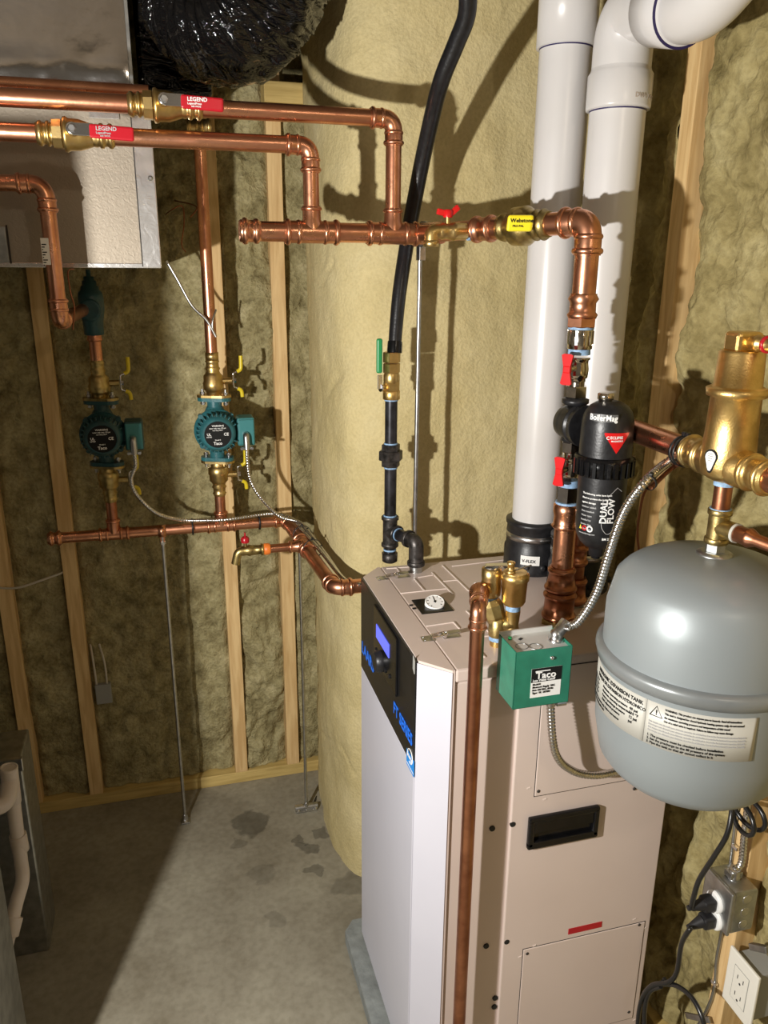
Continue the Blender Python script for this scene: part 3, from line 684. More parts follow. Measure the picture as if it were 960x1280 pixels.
# upper and lower branch pipes with ball valves
def red_valve(name, x, z, r, m, lab, gx=.0, printm='white'):
    """brass ball valve on a pipe along X at (x, YH, z); lever points right"""
    t = thing(name, (x, YH, z), lab, 'valve', 'red-handled valves on the copper branches')
    pr = [(-.052, r), (-.052, r*1.16)]+[(-.046+.004*math.cos(PI-PI*k/5), r*1.16+.003*math.sin(PI*k/5)) for k in range(6)]+[(-.038, r*1.14)]+[(-.034+.003*math.cos(PI-PI*k/5), r*1.16+.003*math.sin(PI*k/5)) for k in range(6)]+[(-.028, r*1.2)]
    MB().rev((x, YH, z), X_, pr, 32).build('press_end', m, t)
    MB().rev((x-.028, YH, z), X_, [(0, r*1.15), (.001, r*1.55), (.015, r*1.62), (.016, r*1.3)], 8, smooth=False).build('hex_collar', m, t)
    MB().rev((x-.012, YH, z), X_, [(0, r*1.5), (.002, r*1.85), (.006, r*1.9), (.010, r*1.72), (.026, r*1.66), (.036, r*1.45), (.046, r*1.22)], 36).build('body', m, t)
    pr = [(.034, r*1.18), (.04, r*1.25)]+[(.048+.004*math.cos(PI-PI*k/5), r*1.16+.003*math.sin(PI*k/5)) for k in range(6)]+[(.055, r*1.14)]+[(.062+.004*math.cos(PI-PI*k/5), r*1.16+.003*math.sin(PI*k/5)) for k in range(6)]+[(.068, r*1.12), (.068, r)]
    MB().rev((x, YH, z), X_, pr, 32).build('press_end', m, t)
    MB().cyl((x+.006, YH-r*1.4, z+.004), (x+.006, YH-r*1.4-.020, z+.004), .010, 20).build('stem_boss', m, t)
    ye = YH-r*1.4-.020
    lv = MB().rev((x+.006, ye, z+.004), -Y_, [(0, .0075), (.002, .0095), (.0035, .0095), (.0035, .007)], 24).obox((x+.022, ye-.003, z+.003), (.016, 0, 0), (0, .0012, 0), (0, 0, .0095), .001).build('lever', 'chrome', t)
    MB().rev((x+.006, ye-.003, z+.004), -Y_, [(0, .0062), (.005, .0062), (.006, .005)], 6, smooth=False).build('lever_nut', 'steel', lv)
    g = MB().obox((x+.066, ye-.004, z+.000), (.034, 0, -.0012), (0, .0035, 0), (0.0003, 0, .0105), .0032).build('red_grip', 'red_grip', lv)
    text('lettering', 'LEGEND', .0085, (x+.042, ye-.0077, z+.002), X_, Z_, printm, t)
    text('lettering', 'LegendPress', .0045, (x+.042, ye-.0077, z-.003), X_, Z_, printm, t)
    text('lettering', '600 WOG', .0035, (x+.048, ye-.0077, z-.007), X_, Z_, printm, t)
    return t
vx1 = P(200, 128, Y=YH).x; vx2 = P(88, 165, Y=YH).x
br1 = thing('copper_branch', (vx1, YH, z1), 'upper copper branch pipe passing under the black flexible duct', 'pipe', 'copper branches in front of the ducts')
pipe(br1, (-.55, YH, z1), (x1-.03, YH, z1), RR)
br2 = thing('copper_branch', (vx2, YH, z2), 'lower copper branch pipe, just under the first, crossing the foil duct', 'pipe', 'copper branches in front of the ducts')
pipe(br2, (-.60, YH, z2), (x2-.03, YH, z2), RR)
red_valve('ball_valve', vx1, z1, RR, 'brass', 'brass ball valve with bright red lever on the upper copper branch')
red_valve('ball_valve', vx2, z2, RR, 'brass', 'brass ball valve with dark red lever on the lower copper branch, before the foil duct', printm='grey_print')
br3 = thing('copper_branch', P(0, 110, Y=1.60), 'thin copper pipe running behind the upper branch, under the bright duct', 'pipe', 'copper branches in front of the ducts')
zb3 = P(100, 111, Y=1.60).z
pipe(br3, (-.60, 1.60, zb3), (P(186, 120, Y=1.60).x, 1.60, zb3), .0125)
# dropped branch at left: along X, down, then back to the teal tee
YD = 1.655
zd = P(20, 229, Y=YD).z; xd = P(73, 380, Y=YD).x; zl = P(77, 401, Y=YD).z
drop = thing('copper_drop', (xd, YD, zl), 'copper pipe at far left turning down past the foil duct to the teal scoop', 'pipe')
pipe(drop, (-.55, YD, zd), (xd-.02, YD, zd), RR); elbow(drop, (xd, YD, zd), X_, -Z_, RR, bend=2.0, leg=1.4)
pipe(drop, (xd, YD, zd-.02), (xd, YD, zl+.02), RR); elbow(drop, (xd, YD, zl), -Z_, Y_, RR, bend=1.3, leg=1.6)
pipe(drop, (xd, YD+.02, zl), (xd+.012, 2.05, zl), RR, 'copper_dark')
q = P(60, 308, Y=YD); 
MB().box((xd-.0165, YD-.0185, P(66, 331, Y=YD).z), (xd-.003, YD-.0148, P(66, 298, Y=YD).z), 0).build('barcode_tag', 'label_white', drop)
mb = MB()
for k in range(9): mb.box((xd-.0155, YD-.0188, q.z-.034+k*.0045), (xd-.0135+.006*((k*7) % 3)/2, YD-.0185, q.z-.032+k*.0045))
mb.build('barcode', 'ink', drop)
# diagonal run towards the viewer with yellow valve, elbow down
EL = V((P(737, 277, Y=1.17).x, 1.17, 0)); EL.z = P(712, 277, Y=1.19).z
S0 = V((x1+.045, YH, zh)); 
run = thing('copper_run', S0, 'copper run from the header out to the big elbow above the filter', 'pipe')
dd = (V((EL.x, EL.y, EL.z))-S0); dn = dd.normalized(); LL = dd.length
MB().sweep(fillet([(x1+.035, YH, zh), S0+X_*.012, S0+X_*.012+dn*.05], .03, 10), RH*1.12, 28).build('elbow', 'copper', run)
pipe(run, S0+dn*.02, S0+dn*(LL*.45), RH*.95); pipe(run, S0+dn*LL*.45, S0+dn*(LL-.02), RH*1.03)
for f_ in (.44,): coupling(run, S0+dn*LL*f_, dn, RH, RH*2.6)
RS = .0186
elbow(run, (EL.x, EL.y, EL.z), dn, -Z_, RS, bend=1.35, leg=1.35)
def sz(v): return P(731, v, Y=1.17).z
pipe(run, EL-Z_*.03, (EL.x, EL.y, sz(372)), RS)
MB().rev((EL.x, EL.y, sz(398)), Z_, [(0, RS*1.0), (0, RS*1.18), (.006, RS*1.3), (.010, RS*1.12), (.024, RS*1.10), (.030, RS*1.3), (.036, RS*1.12), (sz(367)-sz(398), RS*1.12), (sz(367)-sz(398), RS)], 32).build('reducer', 'copper', run)
MB().hexn((EL.x, EL.y, sz(409)), (EL.x, EL.y, sz(396)), RS*1.30).build('hex_adapter', 'copper', run)
# yellow handled valve
yv_c = S0+dn*(LL*.66)
yv = thing('ball_valve', yv_c, 'brass ball valve with small yellow tee handle beside the top copper elbow', 'valve')
prf = [(-.045, RH), (-.045, RH*1.2), (-.036, RH*1.35), (-.032, RH*1.15), (-.022, RH*1.25), (-.016, RH*1.75), (.010, RH*1.82), (.018, RH*1.5), (.026, RH*1.2), (.030, RH*1.42), (.034, RH*1.2), (.040, RH*1.2), (.044, RH*1.42), (.048, RH*1.2), (.054, RH*1.15), (.054, RH)]
MB().rev(yv_c, dn, prf, 32).build('body', 'brass_dull', yv)
MB().cyl(yv_c, yv_c+V((-.45, -.55, .35)).normalized()*.040, .0085, 18).build('stem', 'brass_dull', yv)
yc = P(650, 279, Y=(yv_c.y-.045)); 
hx = (X_*.95-Y_*.35).normalized(); hz_ = Z_; 
yh = MB().obox(yc, hx*.0205, hx.cross(hz_)*.0045, (hz_*1+hx*.08).normalized()*.0125, .004).build('yellow_handle', 'yellow', yv)
hn = -(hx.cross(hz_)); hn = hn if hn.y < 0 else -hn
text('lettering', 'Webstone', .0085, yc+hn*.0046-hx*.0155+Z_*.001, hx, Z_, 'ink', yv)
text('lettering', 'PRO-PAL', .0045, yc+hn*.0046-hx*.012-Z_*.006, hx, Z_, 'ink', yv)
# drain bibb facing the room on the end of the header
bc = P(562, 289, Y=YH-.132)
bib = thing('drain_valve', bc, 'small brass drain bibb with red tee handle on the end of the upper copper header', 'valve')
mb = MB().rev(bc-X_*.02, X_, [(0, .012), (.006, .0145), (.012, .0125), (.022, .0140), (.026, .0165), (.032, .0140), (.05, .0135), (.053, .011)], 24); mb.build('body', 'brass', bib)
mb = MB().sweep(fillet([bc-X_*.012, bc-X_*.033, bc-X_*.033-Z_*.024], .016, 8), .0122, 20); mb.rev(bc-X_*.033-Z_*.026, Z_, [(0, .0115), (.001, .0135), (.010, .0135), (.011, .011)], 20); mb.build('spout', 'brass', bib)
MB().cyl(bc-X_*.004, bc-X_*.004+Z_*.024, .0045, 14).build('stem', 'brass', bib)
mb = MB().rev(bc-X_*.004+Z_*.022, Z_, [(0, .008), (.010, .009), (.013, .006)], 16); mb.obox(bc-X_*.014+Z_*.030, (.010, 0, -.002), (0, .004, 0), (.001, 0, .005), .002); mb.obox(bc+X_*.008+Z_*.034, (.007, 0, .006), (0, .004, 0), (-.003, 0, .004), .002); mb.build('red_handle', 'red', bib)
MB().cyl(bc+X_*.034, bc+X_*.040, .0150, 20).build('sealant', 'tape', bib)
c0 = bc+X_*.04
MB().rev(c0, X_, [(0, .0130), (.010, .0132), (.012, .0150), (.018, .0150), (.020, .0125), (.046, .0125)], 24).build('adapter', 'copper', bib)
MB().cyl(c0+X_*.03, c0+V((.060, .012, 0)), .0122, 20).build('stub', 'copper', bib)

# ================================================================= VALVE STRING, COPPER TO BOILER
def stack(parent, name, m, x, y, rows, n=28, smooth=True):
    zs = [(r[0], r[1]) for r in rows]; z0 = min(z for z, _ in zs)
    rows = sorted([(z-z0, r) for z, r in zs], key=lambda t: t[0]); return MB().rev((x, y, z0), Z_, rows, n, smooth=smooth).build(name, m, parent)
sxp, syp = EL.x, EL.y
uv = thing('union_valve', (sxp, syp, sz(497)), 'nickel union valve with red tee handle, above the black filter', 'valve', 'red tee valves beside the black filter')
MB().cyl((sxp, syp, sz(411.5)), (sxp, syp, sz(408)), .0205, 28).build('sealant', 'tape', uv)
mb = MB().cyl((sxp, syp, sz(436)), (sxp, syp, sz(411)), .0200, 28, .001)
for k in range(16):
    a = 2*PI*k/16; mb.obox((sxp+math.cos(a)*.0203, syp+math.sin(a)*.0203, (sz(430)+sz(413))/2), (math.cos(a)*.0008, math.sin(a)*.0008, 0), (-math.sin(a)*.0016, math.cos(a)*.0016, 0), (0, 0, (sz(413)-sz(430))/2))
mb.build('knurled_nut', 'nickel', uv)
MB().cyl((sxp, syp, sz(443)), (sxp, syp, sz(436)), .0180, 28).build('sealant', 'tape', uv)
def tvalve(t, v0, v1, hv, hx_, flip=1):
    a, b = sz(v0), sz(v1); L = b-a
    MB().rev((sxp, syp, a), Z_, [(0, .0135), (L*.12, .0135), (L*.16, .0165), (L*.3, .0168), (L*.5, .0175), (L*.75, .0160), (L*.86, .0160), (L*.9, .0185), (L, .0185)], 28).build('body', 'nickel', t)
    hz = sz(hv); q = V((sxp, syp, hz)); d = V((-.82, -.57, 0)).normalized(); wd = V((.57, -.82, 0))
    MB().cyl(q, q+d*.034, .0060, 16).build('stem', 'nickel', t)
    c = q+d*.037
    mb = MB().obox(c, d*.004, wd*.0065, Z_*.006, .002)
    for sg in (1, -1):
        mb.plate([(-.0060, .004), (.0060, .004), (.0098, .0225), (.0060, .0245), (-.0060, .0245), (-.0098, .0225)], c+d*.003, wd*sg, Z_*sg, -.004)
    mb.build('red_handle', 'red', t)
tvalve(uv, 476, 446, 459, 0)
MB().cyl((sxp, syp, sz(483)), (sxp, syp, sz(474)), .0125, 24).build('nipple', 'nickel', uv)
MB().hexn((sxp, syp, sz(496)), (sxp, syp, sz(482)), .0188).build('union_nut', 'nickel', uv)
lvv = thing('union_valve', (sxp, syp, sz(627)), 'nickel union valve with red tee handle, left of the black canister, lower of the two', 'valve', 'red tee valves beside the black filter')
MB().hexn((sxp, syp, sz(564)), (sxp, syp, sz(551)), .0175).build('union_nut', 'nickel', lvv)
MB().cyl((sxp, syp, sz(572)), (sxp, syp, sz(562)), .0120, 24).build('nipple', 'nickel', lvv)
tvalve(lvv, 598, 570, 583, 0)
MB().cyl((sxp, syp, sz(606)), (sxp, syp, sz(598)), .0175, 28).build('sealant', 'tape', lvv)
MB().hexn((sxp, syp, sz(625)), (sxp, syp, sz(606)), .0195).build('hex_adapter', 'nickel', lvv)
MB().cyl((sxp, syp, sz(629)), (sxp, syp, sz(625)), .0200, 28).build('sealant', 'tape', lvv)
# filter
flt = thing('magnetic_filter', (sxp, syp, sz(551)), 'black magnetic boiler filter canister with red triangle badge', 'filter')
mb = MB().rev((sxp, syp, sz(551)), Z_, [(0, .016), (.004, .020), (.008, .017), (.016, .018)], 28); mb.rev((sxp, syp, sz(505)), Z_, [(0, .018), (.003, .022), (.009, .022), (.011, .017)], 28)
cz = sz(528)
MV = P(757, 560, Y=1.085); mx, my = MV.x, 1.085
axd = (V((mx, my, 0))-V((sxp, syp, 0))); dist = axd.length; axd.normalize()
prf = [(-.030, .012), (-.0275, .020), (-.019, .0275), (-.006, .030), (.010, .030), (.011, .033), (.017, .033), (.018, .029), (.024, .029), (.025, .034), (.034, .034)]
mb.rev((sxp, syp, cz), axd, prf, 36); mb.build('valve_block', 'plastic', flt)
def mz(v): return P(757, v, Y=my).z
rm = .0405
hb_ = mz(570); ht_ = mz(501)
Lh = ht_-hb_
hdp = [(0, rm), (Lh*.50, rm), (Lh*.62, rm*.985), (Lh*.72, rm*.95), (Lh*.82, rm*.87), (Lh*.91, rm*.72), (Lh*.97, rm*.52), (Lh, rm*.30)]
hh = MB().rev((mx, my, hb_), Z_, hdp, 44).build('head', 'plastic', flt)
MB().rev((mx-.008, my, ht_-.008), Z_, [(0, .0105), (.010, .0105), (.011, .0125), (.019, .0125), (.0205, .010)], 24).build('vent_plug', 'nickel', flt)
mb = MB().rev((mx, my, mz(592)), Z_, [(0, .038), (.001, .0440), (mz(569)-mz(592), .0465), (mz(568)-mz(592)+.001, .040)], 48)
for k in range(26):
    a = 2*PI*k/26; c = V((mx+math.cos(a)*.0455, my+math.sin(a)*.0455, (mz(592)+mz(570))/2)); mb.obox(c, (math.cos(a)*.0022, math.sin(a)*.0022, 0), (-math.sin(a)*.0032, math.cos(a)*.0032, 0), (0, 0, (mz(570)-mz(592))*.43), .0006)
mb.build('lock_ring', 'gloss', flt)
cbz = mz(683); Lc = mz(592)-cbz; rc = .0378
can = MB().rev((mx, my, cbz), Z_, [(0, .012), (.0, .0105), (-.012, .0105), (-.012, .0), ][:0]+[(-.013, .008), (-.013, .0115), (0, .0125), (.004, .020), (.012, .0285), (.024, .0345), (.038, .0372), (Lc*.6, rc), (Lc, rc+.0005)], 44).build('canister', 'plastic', flt)
MB().cyl((mx, my, cbz-.018), (mx, my, cbz-.004), .0075, 16).build('drain_nub', 'gloss', flt)
AX = (mx, my)
angc = math.atan2(EYE.y-my, EYE.x-mx)       # direction of the room side of the filter
def on_can(da, z, R): a = angc+da; return V((mx+math.cos(a)*R, my+math.sin(a)*R, z))
def wtext(name, s, size, da, z, R, m, par, **k): return text(name, s, size, on_can(da, z, R), X_, Z_, m, par, wrap=(AX, R), **k)
# logo plate
def patch(a0, a1, zf, R, m, name, par, n=12, th=.0006):
    """curved decal between angles a0..a1; zf(t) gives (z low, z high)"""
    mb = MB(); vs = []
    for i in range(n+1):
        t = i/n; a = angc+a0+(a1-a0)*t; zl_, zh_ = zf(t)
        for z in (zl_, zh_): vs.append((mx+math.cos(a)*(R+th), my+math.sin(a)*(R+th), z))
    return mb.add(vs, [(2*i, 2*i+2, 2*i+3, 2*i+1) for i in range(n)], True).build(name, m, par)
zlg = mz(519)
patch(-.72, .36, lambda t: (zlg-.005+.003*abs(t-.5), zlg+.0075), rm*.985, 'dark_grey', 'logo_plate', hh)
wtext('logo_lettering', 'BoilerMag', .0125, -.70, zlg-.002, rm*.985+.0012, 'white', hh, scx=.84)
zt0 = mz(535); 
def tri(t): 
    hh_ = .029*(1-abs(t-.5)*2); return (zt0-hh_-.003, zt0)
patch(-.08, .88, tri, rm+.0004, 'red', 'triangle_badge', hh, 16)
wtext('badge_lettering', 'ECLIPSE', .0058, .13, zt0-.009, rm+.0012, 'white', hh)
wtext('badge_lettering', 'MAGNETICS', .0034, .17, zt0-.0135, rm+.0012, 'white', hh)
R2 = rc+.0002
wtext('badge_lettering', 'C', .007, -.01, zt0-.010, rm+.0012, 'white', hh)
lines = ['The following units have been', 'fitted to protect the boiler', 'against damage', 'Inhibitor added:', 'Date installed:', 'Water type:', 'Installed by:', 'Service due:', 'Serviced by']
for i, s_ in enumerate(lines):
    wtext('print_line', s_, .0039, -.80, mz(612)-i*.0062-(.001*i), R2, 'white' if i < 3 else 'grey_print', can)
for i, (m_, da) in enumerate((('yellow', -.86), ('white', -.64), ('white', -.40))):
    zz = mz(653)
    if i == 0: patch(da, da+.13, lambda t: (zz-.003, zz-.003+.0075*(1-abs(t-.5)*2)), R2, m_, 'symbol', can, 4)
    else:
        mb = MB(); R = R2+.0008; r0 = .0026+.0008*i
        pts = [V((mx+math.cos(angc+da+.06+math.cos(b)*r0/R)*R, my+math.sin(angc+da+.06+math.cos(b)*r0/R)*R, zz+math.sin(b)*r0)) for b in [2*PI*k/12 for k in range(13)]]
        mb.sweep(pts, .0008+.0003*i, 6).build('symbol', m_ if i == 2 else 'red', can)
wtext('print_line', 'www.boilermag.com', .0034, -.86, mz(660), R2, 'grey_print', can)
# DUAL FLOW, reading upwards: small flat letters set round the can
def up_text(s, size, da, z, m):
    tob = text('big_lettering', s, size, (0, 0, 0), X_, Y_, m, can); R = R2+.0004; off = wloc(can)
    for v in tob.data.vertices:
        p = v.co+off; a = angc+da-p.y/R*1.0
        v.co = V((mx+math.cos(a)*(R+p.z), my+math.sin(a)*(R+p.z), z+p.x))-off
up_text('DUAL', .0145, .28, mz(645), 'white'); up_text('FLOW', .0145, .58, mz(645), 'white')
R = R2+.0005
pp = [(.66, mz(645)), (.66, mz(650)), (.52, mz(657)), (.34, mz(658)), (.14, mz(651)), (.10, mz(645)), (.10, mz(616)), (.40, mz(616)), (.40, mz(623))]
pts = [V((mx+math.cos(angc+a)*R, my+math.sin(angc+a)*R, z)) for a, z in pp]
MB().sweep(fillet(pts, .004, 4), .00055, 5).build('outline', 'grey_print', can)
pts = [V((mx+math.cos(angc+a)*R, my+math.sin(angc+a)*R, z)) for a, z in [(.28, mz(613)), (.66, mz(602)), (.9, mz(607))]]
MB().sweep(pts, .00055, 5).build('outline', 'grey_print', can)
wtext('print_line', 'BM 2200', .0052, .18, mz(665), R2, 'white', can)

# copper to the boiler top
cs = thing('copper_supply', (sxp, syp, BZ), 'thick stepped copper pipe from the boiler top up to the lower nickel valve', 'pipe', 'stepped copper pipes on the boiler top')
def cz_(v): return P(702, v, Y=syp).z
MB().rev((sxp, syp, cz_(660)), Z_, [(0, RS), (0, RS*1.14), (.004, RS*1.32), (.008, RS*1.14), (cz_(645)-cz_(660), RS*1.12), (cz_(640)-cz_(660), RS*1.22), (cz_(631)-cz_(660), RS*1.22), (cz_(629)-cz_(660), RS)], 32).build('adapter', 'copper', cs)
pipe(cs, (sxp, syp, BZ+.01), (sxp, syp, cz_(650)), RS)
def swell(z0, z1, r0, r1):
    L = z1-z0; pr = [(0, r0*.98), (0, r0)]
    for c, r in ((L*.14, r0), (L*.86, r1)):
        for j in range(6): a = PI*j/5; pr.append((c-.0045*math.cos(a), r+.0035*math.sin(a)))
    return sorted(pr+[(L, r1), (L, r1*.95)], key=lambda t: t[0])
zb_ = BZ+.006
MB().rev((sxp, syp, zb_), Z_, swell(zb_, cz_(738), RS*1.45, RS*1.40), 32).build('reducer', 'copper_dark', cs)
MB().rev((sxp, syp, cz_(738)), Z_, swell(cz_(738), cz_(708), RS*1.36, RS*1.14), 32).build('reducer', 'copper_dark', cs)
MB().hexn((sxp, syp, BZ-.002), (sxp, syp, BZ+.009), RS*1.72).build('brass_base', 'brass_dull', cs)
# return pipe behind, up to the separator
rx, ry = .712, 1.236
zr = P(800, 541, X=rx).z
rt = thing('copper_return', (rx, ry, BZ), 'copper pipe behind the filter, rising from the boiler and turning to the brass separator', 'pipe', 'stepped copper pipes on the boiler top')
MB().rev((rx, ry, BZ+.004), Z_, swell(0, .05, RS*1.28, RS*1.15), 32).build('reducer', 'copper_dark', rt)
MB().hexn((rx, ry, BZ-.002), (rx, ry, BZ+.006), RS*1.35).build('steel_base', 'galv', rt)
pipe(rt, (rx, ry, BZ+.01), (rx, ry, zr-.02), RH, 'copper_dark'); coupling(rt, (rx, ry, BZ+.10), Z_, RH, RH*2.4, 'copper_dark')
elbow(rt, (rx, ry, zr), Z_, -Y_, RH, bend=1.3, leg=1.3)
SPc = P(912, 556, X=rx); spy = SPc.y
pipe(rt, (rx, ry-.03, zr), (rx, spy+.09, zr), RH)

# ================================================================= AIR SEPARATOR + TANK
def az(v): return P(911, v, Y=spy).z
sep = thing('air_separator', (rx, spy, az(600)), 'gold-coloured cast brass air separator standing over the grey tank', 'separator')
zc0 = az(600)
rs_ = .0325
prof = [(0, .016), (.004, .024), (.010, rs_*.98), (.022, rs_*1.06), (.05, rs_*1.04), (.07, rs_), (az(497)-zc0, rs_*.97), (az(495)-zc0, rs_*1.14), (az(486)-zc0, rs_*1.18), (az(484)-zc0, rs_*1.05), (az(482)-zc0, rs_*.92), (az(441)-zc0, rs_*.87), (az(438)-zc0, rs_*.80)]
MB().rev((rx, spy, zc0), Z_, prof, 44).build('body', 'gold', sep)
MB().obox((rx-.001, spy, az(428)), (.019, 0, 0), (0, .0150, 0), (0, 0, (az(415)-az(442))/2), .005).build('vent_head', 'gold', sep)
q = V((rx, spy-.012, az(427)))
MB().rev(q, -Y_, [(0, .0085), (.012, .0085), (.013, .0105), (.020, .0105), (.021, .0085), (.045, .0085)], 24).build('vent_outlet', 'gold', sep)
MB().rev(q-Y_*.028, -Y_, [(0, .0088), (0, .0108), (.0045, .0108), (.0045, .0088)], 24).build('o_ring', 'red_grip', sep)
for sg, nm in ((1, 'port'), (-1, 'port')):
    MB().rev((rx, spy, zr), Y_*sg, [(.015, RH*1.45), (.034, RH*1.45), (.040, RH*1.22)]+[(.048+.005*math.cos(PI-PI*k/6), RH*1.2+RH*.25*math.sin(PI*k/6)) for k in range(7)]+[(.060, RH*1.18), (.068, RH*1.22)]+[(.075+.004*math.cos(PI-PI*k/6), RH*1.15+RH*.25*math.sin(PI*k/6)) for k in range(7)]+[(.084, RH*1.12), (.084, RH)], 32).build(nm, 'brass' if sg == 1 else 'gold', sep)
# badge, drop shaped
bd = V((EYE.x-rx, EYE.y-spy, 0)).normalized(); ba = math.atan2(bd.y, bd.x)-.62
bdir = V((math.cos(ba), math.sin(ba), 0)); bex = V((-bdir.y, bdir.x, 0)); 
bo_ = V((rx, spy, az(571)))+bdir*(rs_*1.045)
out_ = [(math.cos(a)*.0085, .004+math.sin(a)*.0085) for a in [-.5+k*(PI+1.0)/10 for k in range(11)]]+[(-.0035, -.012), (-.0015, -.0155), (.0015, -.0155), (.0035, -.012)]
bb = MB().plate([(x*1.12, y*1.12) for x, y in out_], bo_, bex, Z_, .0012).build('badge_rim', 'ink', sep)
MB().plate([(x*.93, y*.93) for x, y in out_], bo_+bdir*.0006, bex, Z_, .0012).build('badge', 'label_white', sep)
for k in range(4): MB().obox(bo_+bdir*.002+Z_*(.008-k*.003), bex*(.004-.0004*k), bdir*.0002, Z_*.0005).build('badge_line', 'cork', sep)
sr = thing('copper_outlet', (rx, spy-.30, zr), 'short copper pipe leaving the brass separator at the right edge', 'pipe')
pipe(sr, (rx, spy-.075, zr), (rx, spy-.42, zr), RH)
# tank neck with tee
nk = thing('tank_tee', (rx, spy, az(690)), 'small brass tee on the grey tank neck with a side branch to the right', 'fitting')
MB().rev((rx, spy, az(634)), Z_, [(0, .0118), (az(604)-az(634), .0118)], 24).build('nipple', 'copper_dark', nk)
MB().cyl((rx, spy, az(606)), (rx, spy, az(599)), .0135, 24).build('sealant', 'tape', nk)
mb = MB().cyl((rx, spy, az(676)), (rx, spy, az(638)), .0138, 24); mb.cyl((rx, spy, az(642)), (rx, spy, az(635)), .0160, 24, .001); mb.cyl((rx, spy, az(677)), (rx, spy, az(670)), .0160, 24, .001)
zt_ = az(657); bdv = V((.18, -1, 0)).normalized()
mb.cyl((rx, spy, zt_), V((rx, spy, zt_))+bdv*.030, .0128, 24); mb.build('tee', 'brass_dull', nk)
MB().cyl((rx, spy, az(637)), (rx, spy, az(634)), .0142, 24).build('sealant', 'tape', nk)
MB().cyl(V((rx, spy, zt_))+bdv*.029, V((rx, spy, zt_))+bdv*.033, .0132, 24).build('sealant', 'label', nk)
c0 = V((rx, spy, zt_))
MB().rev(c0+bdv*.033, bdv, [(0, .0115), (.016, .0118), (.018, .0135), (.022, .0118), (.030, .0085), (.30, .0085)], 24).build('branch', 'copper_dark', nk)
MB().hexn((rx, spy, az(687)), (rx, spy, az(676)), .0135).build('steel_nipple', 'galv', nk)

tk = thing('expansion_tank', (rx, spy, .7), 'grey steel expansion tank hanging under the brass separator at right', 'tank')
TR = .1385; zt1 = az(683); zt2 = zt1-.315*1.0
zfl = P(885, 893, X=rx-.05).z
tbz = P(880, 1004, Y=spy-.03).z
Z1 = az(690); ZF = P(870, 893, Y=spy-TR).z; Z0 = P(878, 1004, Y=spy-.03).z+.026
H1 = Z1-ZF
pr = []
nn = 14
for k in range(nn+1):
    a = PI/2*k/nn
    pr.append((Z1-.075*(1-math.cos(PI/2-a)) if False else 0, 0))
def super_r(t): return (1-t**2.6)**(1/2.6)
top_p = [(ZF+H1-.085*(1-super_r(k/nn)), TR*.985*(k/nn)) for k in range(nn+1)]
top_p = [(z, max(r, .001)) for z, r in top_p]
H0 = ZF-Z0
bot_p = [(Z0+.095*(1-super_r(k/nn)), max(.001, TR*.99*(k/nn))) for k in range(nn+1)]
prof = [(z-Z0, r) for z, r in bot_p]+[(ZF-.02-Z0, TR)]
MB().rev((rx, spy, Z0), Z_, prof+[(ZF-Z0, TR)], 64).build('lower_shell', 'tank', tk)
prof = [(0, TR*.985), (.01, TR*.985)]+[(z-ZF, r) for z, r in reversed(top_p)]
MB().rev((rx, spy, ZF), Z_, prof, 64).build('upper_shell', 'tank', tk)
MB().rev((rx, spy, ZF-.012), Z_, [(0, TR), (.001, TR+.004), (.010, TR+.006), (.014, TR+.0075), (.020, TR+.0065), (.023, TR+.002), (.024, TR*.985)], 64).build('flange', 'tank_band', tk)
MB().rev((rx, spy, Z1-.001), Z_, [(0, .024), (.002, .024), (.005, .018)], 28).build('neck_weld', 'galv', tk)
# wrapped labels
AXT = (rx, spy); angt = math.atan2(EYE.y-spy, EYE.x-rx)
def tpatch(a0, a1, z0, z1, m, name, R=TR, par=tk, n=28, th=.0008):
    vs = []
    for i in range(n+1):
        a = angt+a0+(a1-a0)*i/n
        for rr, z in ((R, z0), (R, z1), (R+th, z0), (R+th, z1)): vs.append((rx+math.cos(a)*rr, spy+math.sin(a)*rr, z))
    fs = []
    for i in range(n):
        k = 4*i; fs += [(k+2, k+6, k+7, k+3), (k+3, k+7, k+5, k+1), (k+0, k+4, k+6, k+2)]
    fs += [(0, 2, 3, 1), (4*n, 4*n+1, 4*n+3, 4*n+2)]
    return MB().add(vs, fs, True).build(name, m, par)
LZ1 = ZF-.020; LZ0 = LZ1-.064
l1 = tpatch(-1.62, -.42, LZ0, LZ1, 'label', 'label'); l2 = tpatch(-.415, .60, LZ0, LZ1, 'label', 'label')
def tt(s, size, da, z, m='ink', par=tk, sc=1): 
    a = angt+da; R = TR+.0010
    return text('print_line', s, size, (rx+math.cos(a)*R, spy+math.sin(a)*R, z), X_, Z_, m, par, wrap=(AXT, R), scx=sc, lift=.0001)
tt('HYDRONIC EXPANSION TANK', .0080, -1.20, LZ1-.0105, par=l1, sc=.93); tt('TANQUE DE EXPANSION HYDRONICO', .0070, -1.22, LZ1-.0190, par=l1, sc=.90)
for i, (a, b) in enumerate((('Maximum operating pressure', '40 psi'), ('Maximum operating temperature', '210 \u00b0F'), ('Factory precharge pressure', '12 psi'), ('Field adjusted pressure', 'psi'))):
    tt(a, .0050, -1.05, LZ1-.0265-i*.0065, par=l1); tt(b, .0058, -.60, LZ1-.0265-i*.0065, par=l1)
    tt('Presion maxima de trabajo', .0042, -1.5, LZ1-.0265-i*.0065, par=l1)
tt('To be installed by qualified personnel only. Follow instructions', .0044, -1.52, LZ0+.010, par=l1); tt('Read the manual before installing this tank', .0044, -1.52, LZ0+.004, par=l1)
q = angt-.39; 
A = [angt-.375, angt-.255, angt-.315]; R = TR+.0012
